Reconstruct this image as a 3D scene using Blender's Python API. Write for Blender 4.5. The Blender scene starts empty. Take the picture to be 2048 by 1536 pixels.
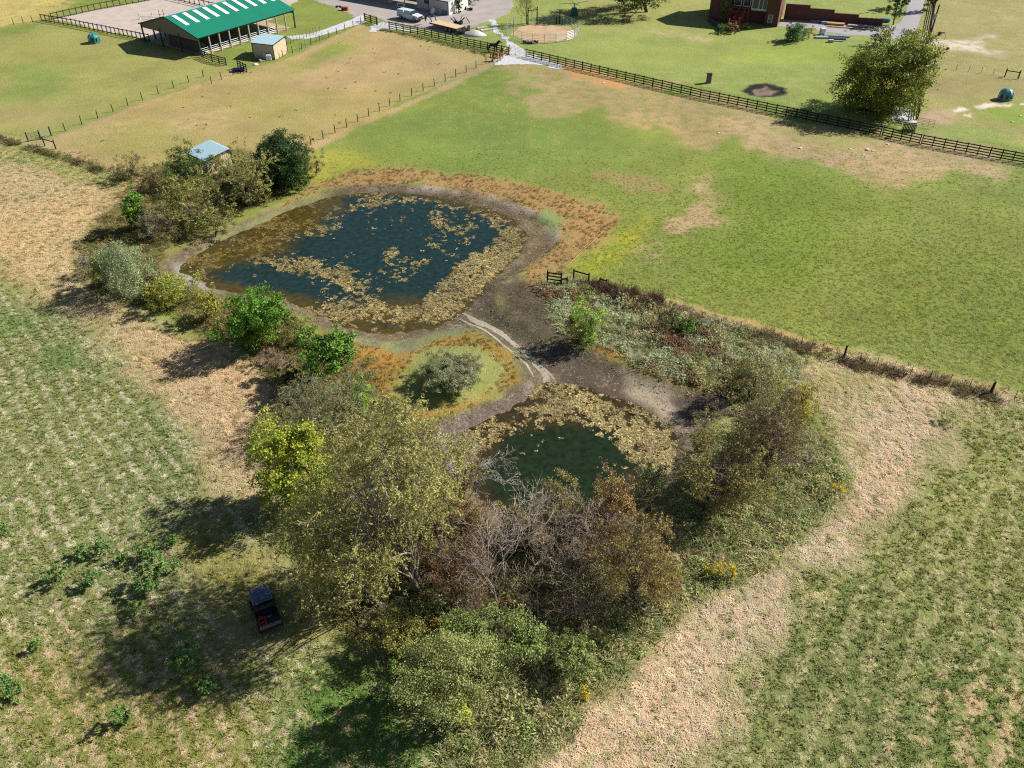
import bpy, math, random
import numpy as np
from mathutils import Vector, Matrix
random.seed(7)
rng = np.random.default_rng(11)
SC = bpy.context.scene
COL = SC.collection
rad = math.radians

# ------------------------------------------------------------------ camera
FPX, CAMH, PITCH = 1660.0, 46.5, rad(38.2)
cam_d = bpy.data.cameras.new('camera')
cam_d.sensor_width = 36.0
cam_d.lens = FPX / 2048.0 * 36.0
cam_d.clip_start = 0.5
cam_d.clip_end = 6000
cam = bpy.data.objects.new('camera', cam_d)
cam.location = (0, 0, CAMH)
cam.rotation_euler = (rad(90) - PITCH, 0, 0)
COL.objects.link(cam)
SC.camera = cam

# ------------------------------------------------------------------ light
SUN_EL, SUN_AZ = 37.0, 19.0           # elevation; direction to the sun, degrees from +X towards +Y
world = bpy.data.worlds.new('World')
SC.world = world
world.use_nodes = True
wn = world.node_tree
wn.nodes.clear()
sky = wn.nodes.new('ShaderNodeTexSky')
sky.sky_type = 'NISHITA'
sky.sun_disc = False
sky.sun_elevation = rad(SUN_EL)
sky.sun_rotation = rad(90 - SUN_AZ)
sky.air_density = 1.0
sky.dust_density = 0.6
bg = wn.nodes.new('ShaderNodeBackground')
bg.inputs['Strength'].default_value = 0.05
wo = wn.nodes.new('ShaderNodeOutputWorld')
wn.links.new(sky.outputs[0], bg.inputs[0])
wn.links.new(bg.outputs[0], wo.inputs[0])
sun_d = bpy.data.lights.new('sun', 'SUN')
sun_d.energy = 5.0
sun_d.angle = rad(0.5)
sun_d.color = (1.0, 0.955, 0.88)
sun = bpy.data.objects.new('sun', sun_d)
ce = math.cos(rad(SUN_EL))
sdir = Vector((-math.cos(rad(SUN_AZ)) * ce, -math.sin(rad(SUN_AZ)) * ce, -math.sin(rad(SUN_EL))))
sun.rotation_euler = sdir.to_track_quat('-Z', 'Y').to_euler()
sun.location = (60, 40, 90)
COL.objects.link(sun)
SC.view_settings.view_transform = 'Standard'
SC.view_settings.look = 'None'
SC.view_settings.gamma = 1.0
SC.view_settings.exposure = 0.92
SC.view_settings.use_curve_mapping = False
SC.cycles.max_bounces = 5
SC.cycles.diffuse_bounces = 3
SC.cycles.glossy_bounces = 2
SC.cycles.transmission_bounces = 3
SC.cycles.transparent_max_bounces = 4
SC.cycles.use_denoising = False
SC.cycles.pixel_filter_type = 'BLACKMAN_HARRIS'
SC.cycles.filter_width = 1.15

# ------------------------------------------------------------------ projection helpers (photo pixel <-> place on the ground)
CP, SP = math.cos(PITCH), math.sin(PITCH)
def U(px, py, z=0.0):
    a = (px - 1024) / FPX
    b = (768 - py) / FPX
    t = (z - CAMH) / (-SP + b * CP)
    return np.array([a * t, (CP + b * SP) * t, z])
def G(px, py, z=0.0):
    p = U(px, py, z)
    return Vector((p[0], p[1], z))
def proj(x, y, z):
    zz = z - CAMH
    zc = y * CP - zz * SP
    return 1024 + FPX * x / zc, 768 - FPX * (y * SP + zz * CP) / zc, zc
def poly(pts, z=0.0):
    return np.array([U(a, b, z)[:2] for a, b in pts])

# ------------------------------------------------------------------ noise and distance (for laying out the ground)
def _hash(i, j, s):
    n = (i * 374761393 + j * 668265263 + s * 974634541) & 0xFFFFFFFF
    n = ((n ^ (n >> 13)) * 1274126177) & 0xFFFFFFFF
    return ((n ^ (n >> 16)) & 0xFFFF) / 65535.0
def vnoise(x, y, s=0):
    xi = np.floor(x).astype(np.int64); yi = np.floor(y).astype(np.int64)
    fx = x - xi; fy = y - yi
    fx = fx * fx * (3 - 2 * fx); fy = fy * fy * (3 - 2 * fy)
    a = _hash(xi, yi, s); b = _hash(xi + 1, yi, s); c = _hash(xi, yi + 1, s); d = _hash(xi + 1, yi + 1, s)
    return (a * (1 - fx) + b * fx) * (1 - fy) + (c * (1 - fx) + d * fx) * fy
def fbm(x, y, f, s=0, o=4):
    v = 0; w = 0; a = 1.0
    for k in range(o):
        v = v + a * vnoise(x * f + 17.3 * k, y * f - 9.1 * k, s + k); w += a; a *= 0.55; f *= 2.03
    return v / w
def sdist(P, x, y):
    """signed distance to a closed outline, positive inside"""
    d = np.full(x.shape, 1e9); ins = np.zeros(x.shape, bool)
    n = len(P)
    for i in range(n):
        ax, ay = P[i]; bx, by = P[(i + 1) % n]
        ex, ey = bx - ax, by - ay
        L = ex * ex + ey * ey + 1e-9
        t = np.clip(((x - ax) * ex + (y - ay) * ey) / L, 0, 1)
        d = np.minimum(d, (x - ax - t * ex) ** 2 + (y - ay - t * ey) ** 2)
        c = ((ay > y) != (by > y))
        xx = ax + (y - ay) * ex / (ey if abs(ey) > 1e-9 else 1e-9)
        ins ^= c & (x < xx)
    d = np.sqrt(d)
    return np.where(ins, d, -d)
def ldist(P, x, y):
    """distance to an open line"""
    d = np.full(x.shape, 1e9)
    for i in range(len(P) - 1):
        ax, ay = P[i]; bx, by = P[i + 1]
        ex, ey = bx - ax, by - ay
        t = np.clip(((x - ax) * ex + (y - ay) * ey) / (ex * ex + ey * ey + 1e-9), 0, 1)
        d = np.minimum(d, (x - ax - t * ex) ** 2 + (y - ay - t * ey) ** 2)
    return np.sqrt(d)
def sstep(a, b, v):
    t = np.clip((v - a) / (b - a), 0, 1)
    return t * t * (3 - 2 * t)
def inpoly(P, x, y):
    ins = np.zeros(x.shape, bool)
    n = len(P)
    for i in range(n):
        ax, ay = P[i]; bx, by = P[(i + 1) % n]
        c = ((ay > y) != (by > y))
        ins ^= c & (x < ax + (y - ay) * (bx - ax) / ((by - ay) if abs(by - ay) > 1e-9 else 1e-9))
    return ins

# colour: a surface's albedo, from the 8 bit tone it has in full sun, divided by the light it gets
def lin(c):
    c = c / 255.0
    return c / 12.92 if c < 0.04045 else ((c + 0.055) / 1.055) ** 2.4
def S(r, g, b, k=1.6):
    return (lin(r) / k, lin(g) / k, lin(b) / k)

# ------------------------------------------------------------------ object helpers
def tag(o, label=None, cat=None, group=None, kind=None):
    if label: o['label'] = label
    if cat: o['category'] = cat
    if group: o['group'] = group
    if kind: o['kind'] = kind
    return o
def empty(name, loc, rz=0.0, label=None, cat=None, group=None):
    o = bpy.data.objects.new(name, None)
    o.empty_display_size = 0.3
    o.location = loc
    o.rotation_euler = (0, 0, rz)
    COL.objects.link(o)
    return tag(o, label, cat, group)
def link(name, me, parent=None, loc=(0, 0, 0), rot=(0, 0, 0), scale=(1, 1, 1)):
    o = bpy.data.objects.new(name, me)
    COL.objects.link(o)
    if parent is not None: o.parent = parent
    o.location = loc; o.rotation_euler = rot; o.scale = scale
    return o
def copy_tree(o, parent=None):
    c = o.copy(); COL.objects.link(c)
    if parent is not None: c.parent = parent
    for ch in o.children: copy_tree(ch, c)
    return c
def fast_mesh(name, V, F, mat, col=None, smooth=False, k=4):
    """V (n,3); F (m,k) all faces with k corners; col (n,3) kept as the attribute 'col'"""
    me = bpy.data.meshes.new(name)
    V = np.asarray(V, np.float32); F = np.asarray(F, np.int32)
    me.vertices.add(len(V)); me.vertices.foreach_set('co', V.ravel())
    me.loops.add(F.size); me.loops.foreach_set('vertex_index', F.ravel())
    me.polygons.add(len(F))
    me.polygons.foreach_set('loop_start', np.arange(0, F.size, k, dtype=np.int32))
    if smooth: me.polygons.foreach_set('use_smooth', np.ones(len(F), bool))
    if col is not None:
        a = me.attributes.new('col', 'FLOAT_COLOR', 'POINT')
        a.data.foreach_set('color', np.concatenate([np.asarray(col, np.float32), np.ones((len(V), 1), np.float32)], 1).ravel())
    me.update(calc_edges=True)
    if mat: me.materials.append(mat)
    return me
class MB:
    def __init__(s): s.v = []; s.f = []
    def add(s, vs, fs):
        b = len(s.v); s.v += [tuple(p) for p in vs]; s.f += [tuple(i + b for i in f) for f in fs]; return s
    def box(s, c, d, M=None):
        x, y, z = c; a, b, h = d[0] / 2, d[1] / 2, d[2] / 2
        vs = [Vector((x + i * a, y + j * b, z + k * h)) for k in (-1, 1) for j in (-1, 1) for i in (-1, 1)]
        if M is not None: vs = [M @ p for p in vs]
        return s.add(vs, [(0, 2, 3, 1), (4, 5, 7, 6), (0, 1, 5, 4), (2, 6, 7, 3), (0, 4, 6, 2), (1, 3, 7, 5)])
    def bbox(s, lo, hi):
        return s.box([(lo[i] + hi[i]) / 2 for i in range(3)], [hi[i] - lo[i] for i in range(3)])
    def beam(s, p0, p1, w, h, up=(0, 0, 1)):
        p0 = Vector(p0); p1 = Vector(p1); d = (p1 - p0).normalized(); u = Vector(up)
        r = d.cross(u)
        if r.length < 1e-4: r = d.cross(Vector((1, 0, 0)))
        r.normalize(); u = r.cross(d)
        vs = [p + r * (i * w / 2) + u * (j * h / 2) for p in (p0, p1) for i, j in ((-1, -1), (1, -1), (1, 1), (-1, 1))]
        return s.add(vs, [(3, 2, 1, 0), (4, 5, 6, 7), (0, 1, 5, 4), (1, 2, 6, 5), (2, 3, 7, 6), (3, 0, 4, 7)])
    def tube(s, pts, rs, n=6, cap=True):
        pts = [Vector(p) for p in pts]
        if not hasattr(rs, '__len__'): rs = [rs] * len(pts)
        b = len(s.v); prev = None
        for i, p in enumerate(pts):
            d = (pts[min(i + 1, len(pts) - 1)] - pts[max(i - 1, 0)]).normalized()
            if prev is None:
                r = d.cross(Vector((0, 0, 1)))
                if r.length < 1e-3: r = d.cross(Vector((1, 0, 0)))
            else:
                r = prev - d * prev.dot(d)
            r.normalize(); prev = r; u = d.cross(r)
            for k in range(n):
                a = 2 * math.pi * k / n
                s.v.append(tuple(p + (r * math.cos(a) + u * math.sin(a)) * rs[i]))
        for i in range(len(pts) - 1):
            for k in range(n):
                s.f.append((b + i * n + k, b + i * n + (k + 1) % n, b + (i + 1) * n + (k + 1) % n, b + (i + 1) * n + k))
        if cap:
            s.f.append(tuple(b + k for k in range(n - 1, -1, -1)))
            s.f.append(tuple(b + (len(pts) - 1) * n + k for k in range(n)))
        return s
    def loft(s, rings, cap=True):
        n = len(rings[0]); b = len(s.v)
        for r in rings: s.v += [tuple(p) for p in r]
        for i in range(len(rings) - 1):
            for k in range(n):
                s.f.append((b + i * n + k, b + i * n + (k + 1) % n, b + (i + 1) * n + (k + 1) % n, b + (i + 1) * n + k))
        if cap:
            s.f.append(tuple(b + k for k in range(n - 1, -1, -1)))
            s.f.append(tuple(b + (len(rings) - 1) * n + k for k in range(n)))
        return s
    def mesh(s, name, mat, smooth=False, bevel=0):
        me = bpy.data.meshes.new(name)
        me.from_pydata(s.v, [], s.f)
        if smooth:
            for p in me.polygons: p.use_smooth = True
        if mat: me.materials.append(mat)
        me.update()
        return me
    def build(s, name, mat, parent=None, loc=(0, 0, 0), smooth=False, bevel=0.0):
        o = link(name, s.mesh(name, mat, smooth), parent, loc)
        if bevel:
            m = o.modifiers.new('bevel', 'BEVEL'); m.width = bevel; m.segments = 2; m.limit_method = 'ANGLE'; m.angle_limit = rad(40)
        return o

# ------------------------------------------------------------------ materials
MATS = {}
def mat(name, rgb, rough=0.7, metal=0.0, var=0.18, scale=2.5, bump=0.0, bscale=20.0, spec=0.3, stretch=None):
    if name in MATS: return MATS[name]
    m = bpy.data.materials.new(name); m.use_nodes = True
    nt = m.node_tree; N = nt.nodes; L = nt.links
    b = N['Principled BSDF']
    b.inputs['Roughness'].default_value = rough
    b.inputs['Metallic'].default_value = metal
    b.inputs['Specular IOR Level'].default_value = spec
    tc = N.new('ShaderNodeTexCoord'); mp = N.new('ShaderNodeMapping')
    L.new(tc.outputs['Object'], mp.inputs[0])
    if stretch: mp.inputs['Scale'].default_value = stretch
    n1 = N.new('ShaderNodeTexNoise'); n1.inputs['Scale'].default_value = scale; n1.inputs['Detail'].default_value = 6
    L.new(mp.outputs[0], n1.inputs['Vector'])
    mr = N.new('ShaderNodeMapRange'); mr.inputs['From Min'].default_value = 0.25; mr.inputs['From Max'].default_value = 0.75
    mr.inputs['To Min'].default_value = 1 - var; mr.inputs['To Max'].default_value = 1 + var
    L.new(n1.outputs['Fac'], mr.inputs['Value'])
    mx = N.new('ShaderNodeVectorMath'); mx.operation = 'SCALE'
    mx.inputs[0].default_value = rgb
    L.new(mr.outputs[0], mx.inputs['Scale'])
    L.new(mx.outputs[0], b.inputs['Base Color'])
    if bump:
        n2 = N.new('ShaderNodeTexNoise'); n2.inputs['Scale'].default_value = bscale; n2.inputs['Detail'].default_value = 4
        L.new(mp.outputs[0], n2.inputs['Vector'])
        bp = N.new('ShaderNodeBump'); bp.inputs['Strength'].default_value = bump; bp.inputs['Distance'].default_value = 0.05
        L.new(n2.outputs['Fac'], bp.inputs['Height']); L.new(bp.outputs[0], b.inputs['Normal'])
    MATS[name] = m
    return m
def attr_mat(name, kind='GEOMETRY', rough=0.75, transl=0.25, var=0.0, spec=0.15):
    """colour comes from the plant's own 'col' attribute"""
    m = bpy.data.materials.new(name); m.use_nodes = True
    nt = m.node_tree; N = nt.nodes; L = nt.links
    b = N['Principled BSDF']; out = N['Material Output']
    b.inputs['Roughness'].default_value = rough
    b.inputs['Specular IOR Level'].default_value = spec
    at = N.new('ShaderNodeAttribute'); at.attribute_name = 'col'; at.attribute_type = kind
    src = at.outputs['Color']
    if var:
        oi = N.new('ShaderNodeTexCoord'); nz = N.new('ShaderNodeTexNoise'); nz.inputs['Scale'].default_value = 9.0
        L.new(oi.outputs['Object'], nz.inputs['Vector'])
        mr = N.new('ShaderNodeMapRange'); mr.inputs['From Min'].default_value = 0.3; mr.inputs['From Max'].default_value = 0.7
        mr.inputs['To Min'].default_value = 1 - var; mr.inputs['To Max'].default_value = 1 + var
        L.new(nz.outputs['Fac'], mr.inputs['Value'])
        vm = N.new('ShaderNodeVectorMath'); vm.operation = 'SCALE'
        L.new(src, vm.inputs[0]); L.new(mr.outputs[0], vm.inputs['Scale']); src = vm.outputs[0]
    L.new(src, b.inputs['Base Color'])
    if transl:
        t = N.new('ShaderNodeBsdfTranslucent'); L.new(src, t.inputs['Color'])
        ms = N.new('ShaderNodeMixShader'); ms.inputs[0].default_value = transl
        L.new(b.outputs[0], ms.inputs[1]); L.new(t.outputs[0], ms.inputs[2]); L.new(ms.outputs[0], out.inputs['Surface'])
    return m
M_LEAF = attr_mat('leaf', rough=0.55, transl=0.28, spec=0.25)
M_BARK = attr_mat('bark', rough=0.9, transl=0.0, var=0.3)
M_PLANT = attr_mat('plant', 'INSTANCER', rough=0.7, transl=0.45)
M_STRAW = attr_mat('straw', 'INSTANCER', rough=0.8, transl=0.12)
M_PAD = attr_mat('floating_leaf', 'INSTANCER', rough=0.5, transl=0.0, spec=0.3)
# ------------------------------------------------------------------ the outlines of the ground (read off the photograph, laid on the ground)
WZ = -0.60
P_BOWL = poly([(318,530),(350,505),(430,466),(520,428),(590,400),(660,378),(740,369),(830,371),(930,381),(1020,401),(1080,428),(1115,455),(1118,482),(1085,515),(1030,548),(992,580),(985,606),(1015,632),(1062,655),(1110,680),(1190,702),(1260,735),(1330,762),(1400,778),(1450,795),(1468,825),(1430,850),(1388,870),(1378,920),(1355,960),(1310,1010),(1240,1060),(1100,1085),(1000,1065),(930,1010),(895,950),(870,880),(872,845),(925,822),(985,802),(1030,772),(1042,735),(1020,700),(985,676),(950,660),(905,662),(860,672),(800,690),(720,684),(650,664),(590,632),(520,607),(430,592),(360,568),(322,548)])
P_W1 = poly([(368,520),(420,490),(470,464),(530,437),(590,410),(650,392),(720,383),(790,382),(850,388),(920,402),(980,420),(1030,446),(1050,474),(1042,502),(1014,532),(980,562),(955,592),(935,618),(905,640),(860,656),(810,664),(760,664),(710,656),(665,642),(630,624),(590,604),(540,592),(480,586),(430,574),(392,558),(366,540)], WZ)
P_W2 = poly([(1050,800),(1075,772),(1120,765),(1185,780),(1245,800),(1305,826),(1345,852),(1362,890),(1356,930),(1325,980),(1280,1020),(1200,1050),(1100,1060),(1020,1045),(955,1005),(918,955),(904,905),(925,868),(985,832)], WZ)
P_HULL = poly([(140,500),(200,420),(300,345),(500,305),(640,330),(750,350),(1100,400),(1230,440),(1140,560),(1330,590),(1500,650),(1620,730),(1690,900),(1670,985),(1420,1190),(1180,1400),(920,1560),(760,1330),(640,1260),(520,1000),(555,840),(520,720),(330,640),(150,560)])
P_WEED = poly([(1085,575),(1150,560),(1215,575),(1320,605),(1420,640),(1520,665),(1590,712),(1600,760),(1590,800),(1640,860),(1690,930),(1690,985),(1600,1075),(1500,1150),(1415,1190),(1330,1260),(1255,1320),(1190,1400),(1100,1480),(1010,1600),(880,1600),(880,1480),(800,1370),(740,1300),(700,1230),(860,1180),(1000,1130),(1250,1080),(1350,1020),(1370,940),(1400,880),(1460,850),(1480,810),(1420,775),(1330,760),(1250,715),(1180,690),(1120,670),(1110,620)])
P_STREAM = [poly([(918,620),(948,640),(975,652),(1012,676),(1048,704),(1076,734),(1098,762),(1104,790)], -.5)][0]
FENCE_R = poly([(1145,556),(1215,576),(1330,608),(1440,640),(1560,668),(1690,705),(1820,738),(1980,775),(2060,800)])

def ground_z(x, y):
    sb = sdist(P_BOWL, x, y)
    n = fbm(x, y, 0.5, 3, 3) - 0.5
    z = -0.5 * sstep(-0.3, 2.0, sb + n * 0.8)
    near = sb > -3
    if near.any():
        sw = np.maximum(sdist(P_W1, x, y), sdist(P_W2, x, y)) + (fbm(x, y, 0.9, 5, 4) - 0.5) * 1.6
        z = z - 0.95 * sstep(-0.9, 3.0, sw) * (sb > -0.5)
    ix, iy, _ = U(900, 745)
    z = z + 0.45 * np.exp(-((x - ix) ** 2 / 9.0 + (y - iy) ** 2 / 10.0))
    rough = sstep(95, 70, y)
    z = z + rough * 0.10 * (fbm(x, y, 0.9, 9, 3) - 0.5) * (sb < 0)
    return z

LAYERS = []
def lay(pts, A, B, cov, soft=1.2, namp=1.2, nf=0.35, rough=None, amt=1.0, closed=True, width=None):
    LAYERS.append((poly(pts) if not isinstance(pts, np.ndarray) else pts, np.array(A), np.array(B), cov, soft, namp, nf, rough, amt, width))
G_PAST = S(132,148,70); G_PAST_Y = S(158,156,92); G_BRIGHT = S(126,146,64); TAN = S(186,160,118); TAN_D = S(160,138,98)
STRAW = S(214,190,150); STRAW_Y = S(210,186,140); OLIVE = S(126,132,66)
# far hay field, top left
lay([(-400,-60),(300,-60),(95,32),(-300,125)], S(150,160,80), S(190,176,110), .45, 2, 3)
lay([(-400,-20),(180,-20),(85,34),(-300,128)], S(150,150,78), S(200,182,112), .6, 3, 4, .2)
# first paddock
lay([(-300,130),(60,62),(84,44),(290,88),(410,118),(455,128),(470,142),(285,205),(100,272),(60,275),(-300,210)], S(150,157,84), S(168,160,100), .5, .8, .8)
lay([(-100,225),(60,205),(140,218),(110,255),(0,262),(-150,250)], S(172,160,106), S(160,156,94), .4, 4, 5, .12)
lay([(0,150),(60,130),(140,150),(110,175),(30,190)], S(136,156,78), S(150,156,86), .4, 5, 5, .12)
# second paddock
lay([(100,285),(290,208),(480,142),(600,108),(725,52),(830,78),(1000,108),(975,130),(800,205),(620,300),(560,340),(420,345),(260,345),(180,325)], S(170,158,96), S(184,164,112), .5, .8, 1)
lay([(640,95),(760,62),(860,90),(960,115),(900,150),(740,175),(600,185),(560,150)], S(188,164,118), S(172,154,104), .4, 4, 6, .1)
lay([(590,125),(640,100),(690,92),(690,112),(630,140),(590,145)], S(142,154,72), S(168,158,92), .4, 3, 4, .15)
lay([(180,285),(300,240),(430,240),(400,290),(300,310),(210,315)], S(158,156,84), S(176,160,104), .5, 4, 5, .12)
lay([(480,180),(600,190),(680,215),(600,260),(500,240),(450,210)], S(160,156,88), S(178,162,106), .5, 4, 5, .12)
lay([(330,235),(430,225),(480,245),(420,270),(340,265)], S(190,170,122), S(172,156,100), .5, 3, 4, .15)
# dirt line under the two wire fences
for ln in ([(100,282),(210,240),(300,205),(390,175),(470,145)], [(560,330),(640,288),(720,250),(800,215),(880,180),(960,140),(985,125)], [(100,288),(160,312),(230,338)], [(1140,560),(1330,610),(1500,655),(1690,708),(1980,780),(2060,802)], [(590,118),(660,82),(725,50)]):
    LAYERS.append((poly(ln), np.array(S(198,170,128)), np.array(S(170,152,104)), .35, 0.7, 0.9, .5, .5, .85, 0.9))
# yard beyond the board fence
lay([(700,-60),(2600,-60),(2600,420),(2048,295),(1830,262),(1700,235),(1400,172),(1060,108),(1010,100),(860,70),(735,40)], S(146,164,84), S(168,166,104), .45, .6, .6)
lay([(1480,95),(1640,85),(1720,92),(1700,125),(1560,125),(1440,118)], S(160,176,76), S(150,164,84), .5, 3, 4, .15)
lay([(1640,185),(1760,140),(1780,200),(1700,220),(1620,215)], S(150,170,74), S(150,164,84), .5, 3, 4, .15)
lay([(1850,0),(2300,-30),(2400,250),(2048,285),(1960,255),(1840,250),(1835,160),(1845,90)], S(156,156,90), S(178,164,116), .5, 2, 3, .12)
lay([(1850,150),(2100,160),(2200,190),(2048,195),(1900,180)], S(168,150,108), S(150,148,88), .5, 3, 5, .12)
lay([(1940,215),(2060,205),(2200,240),(2100,265),(1980,255)], S(136,160,70), S(160,160,90), .4, 3, 4, .15)
lay([(1855,78),(1900,80),(1975,70),(1965,98),(2005,103),(1990,112),(1900,98),(1850,90)], S(214,202,188), S(176,164,116), .45, 1.5, 3, .3)
lay([(1900,20),(1990,5),(2060,20),(2060,62),(1980,60),(1910,40)], S(184,166,120), S(156,156,92), .5, 4, 6, .12)
lay([(1295,62),(1360,58),(1440,80),(1400,82),(1320,72)], S(196,176,138), S(160,164,96), .5, 1.5, 3, .3)
lay([(1170,0),(1420,-20),(1400,55),(1300,65),(1180,70),(1150,40)], S(172,164,104), S(150,162,86), .5, 3, 4, .15)
# the big pasture and its worn places
lay([(980,130),(1060,112),(1180,140),(1320,170),(1480,205),(1560,230),(1460,262),(1420,300),(1300,260),(1180,215),(1080,225),(1040,205),(1060,165)], TAN, S(150,150,86), .48, 1.6, 6, .22)
lay([(1400,240),(1560,235),(1600,250),(1760,262),(1830,268),(1990,300),(2060,330),(1880,365),(1760,362),(1690,345),(1560,310),(1470,290)], S(196,168,132), S(152,148,88), .46, 1.6, 6, .22)
lay([(1580,245),(1760,262),(1790,285),(1660,290),(1560,270)], S(150,156,84), S(176,158,112), .5, 3, 4, .15)
lay([(1370,362),(1430,355),(1450,400),(1440,440),(1370,470),(1300,505),(1240,505),(1300,460),(1360,430),(1390,400)], S(192,168,128), S(160,152,92), .38, 1.0, 4, .3)
lay([(1470,425),(1560,410),(1590,432),(1530,440)], TAN_D, G_PAST_Y, .4, 1.5, 3, .25)
lay([(1200,350),(1310,355),(1330,375),(1260,380)], TAN_D, G_PAST_Y, .5, 1.5, 3, .25)
lay([(1560,560),(1620,470),(1650,480),(1600,570),(1620,620),(1580,620)], S(160,152,86), S(136,150,66), .5, 2, 3, .2, amt=.7)
lay([(700,270),(860,215),(1040,240),(1200,250),(1330,320),(1250,345),(1050,330),(860,330),(760,320)], S(124,146,70), S(150,154,86), .4, 4, 6, .1)
lay([(1480,330),(1640,340),(1760,420),(1700,520),(1560,600),(1400,560),(1330,500),(1420,440)], S(122,144,58), S(142,150,74), .4, 5, 7, .1)
lay([(1650,500),(1900,430),(2200,520),(2200,760),(1900,690),(1700,620)], S(140,146,70), S(124,142,60), .5, 5, 7, .1)
lay([(1250,450),(1225,470),(1150,540),(1190,560),(1260,500),(1300,440)], S(172,172,64), S(146,158,66), .5, 1.5, 2, .3)
lay([(640,300),(560,345),(640,365),(700,340),(760,330),(700,305)], S(160,168,72), S(176,158,90), .4, 1.5, 2, .3)
lay([(1105,128),(1185,142),(1280,170),(1250,180),(1150,155)], S(206,160,104), S(190,166,112), .4, 1, 2, .3)
# straw coloured cut ground, left
lay([(-300,230),(50,285),(150,325),(260,350),(330,350),(420,380),(300,480),(180,560),(330,640),(470,700),(560,740),(600,860),(560,960),(520,1030),(470,1010),(415,985),(370,890),(300,800),(220,720),(140,665),(60,600),(-60,545),(-400,520)], STRAW_Y, S(150,140,80), .25, 2.5, 4, .25, rough=1)
lay([(300,660),(520,730),(560,850),(530,980),(440,960),(380,860),(320,760)], S(216,186,144), S(160,142,92), .25, 2.5, 3, .25, rough=1)
lay([(-300,235),(60,292),(160,330),(260,355),(240,378),(120,345),(0,325),(-300,290)], S(150,160,90), S(198,178,122), .45, 1.2, 2, .4, rough=1)
lay([(-300,560),(-60,540),(60,596),(140,662),(220,716),(300,796),(372,890),(420,1000),(540,1040),(640,1260),(760,1340),(880,1470),(900,1600),(-300,1800),(-600,1000)], S(152,157,98), S(218,206,174), .31, 1.5, 2.5, .3, rough=1)
lay([(80,690),(140,685),(150,730),(80,740)], S(126,152,84), S(160,160,100), .3, 1.5, 2, .4, rough=1)
lay([(-20,640),(60,625),(70,655),(0,660)], S(126,152,84), S(160,160,100), .3, 1.5, 2, .4, rough=1)
lay([(400,1010),(560,1080),(640,1250),(520,1300),(350,1200),(340,1080)], S(178,164,104), S(150,150,80), .5, 2.5, 3, .3, rough=1)
lay([(-100,1220),(300,1230),(560,1400),(500,1600),(-200,1600)], S(146,148,78), S(208,184,140), .4, 4, 5, .15, rough=1)
lay([(600,1330),(760,1350),(880,1480),(880,1600),(520,1600),(560,1450)], S(112,142,70), S(196,176,134), .25, 2, 3, .3, rough=1)
# straw coloured cut ground, right, and the field beyond it
lay([(1500,700),(1690,700),(2100,800),(2600,900),(2600,2000),(900,1700),(1180,1400),(1420,1180),(1640,1020),(1700,930),(1600,800)], S(148,154,92), S(198,186,138), .32, 1.5, 2, .3, rough=1)
lay([(1590,735),(1690,708),(1850,755),(2000,800),(1900,830),(1870,880),(1880,930),(1800,1030),(1662,1130),(1560,1250),(1492,1360),(1420,1480),(1400,1620),(900,1640),(1090,1490),(1200,1395),(1310,1280),(1430,1180),(1600,1070),(1690,980),(1690,920),(1650,850),(1600,790)], S(212,190,156), S(156,152,98), .18, 1.6, 2.5, .3, rough=1)
lay([(1650,745),(1760,760),(1700,830),(1720,900),(1650,840),(1610,770)], S(150,156,88), S(214,186,146), .5, 2, 3, .35, rough=1, amt=.7)
lay([(1900,1400),(2100,1250),(2200,1350),(2050,1600),(1850,1600)], S(138,150,78), S(208,184,138), .45, 3, 4, .2, rough=1)
# the weed ground
lay(P_WEED, S(132,136,86), S(166,152,112), .45, 1.2, 1.2, .4, rough=1)
# tree bank ground
lay([(140,510),(240,400),(330,330),(480,300),(620,330),(560,390),(430,450),(330,500),(330,545),(430,596),(560,632),(650,680),(730,690),(800,700),(760,740),(800,800),(870,830),(880,900),(930,1020),(1010,1080),(1240,1080),(1350,1020),(1260,1090),(1000,1180),(860,1230),(720,1250),(600,1100),(570,980),(560,840),(540,730),(440,680),(330,620),(200,590)], S(140,128,80), S(120,124,66), .5, 1.2, 1.5, .4, rough=1)
# rusty fringe round the ponds
RUST = S(178,146,96); RUST2 = S(160,146,92)
lay([(540,420),(620,375),(680,350),(760,336),(900,345),(1020,362),(1130,388),(1215,410),(1240,440),(1220,475),(1150,530),(1090,570),(1100,640),(1110,670),(1060,655),(1000,625),(985,600),(1030,545),(1115,485),(1110,450),(1010,398),(830,370),(660,378),(590,402)], RUST, RUST2, .4, 1.0, 1.6, .5, rough=.7)
lay([(1180,700),(1260,735),(1330,760),(1420,775),(1480,805),(1490,780),(1380,745),(1290,710),(1200,690)], S(190,148,70), S(140,124,66), .5, .8, 1, .5, rough=.7)
lay([(640,672),(720,690),(800,694),(870,676),(950,664),(1000,690),(1040,735),(1030,770),(985,800),(920,822),(860,832),(800,815),(750,790),(720,740),(690,700)], S(188,146,74), S(170,140,76), .45, .8, 1.2, .5, rough=.7)
lay([(778,790),(812,722),(880,688),(960,697),(1018,738),(1002,780),(925,813),(840,820),(790,808)], S(176,170,102), S(152,160,86), .5, 1, 1, .5, rough=.2)
lay([(330,505),(430,458),(520,424),(560,408),(540,432),(440,478),(360,512)], S(180,164,92), S(150,160,84), .5, .6, .7, .5)
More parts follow.
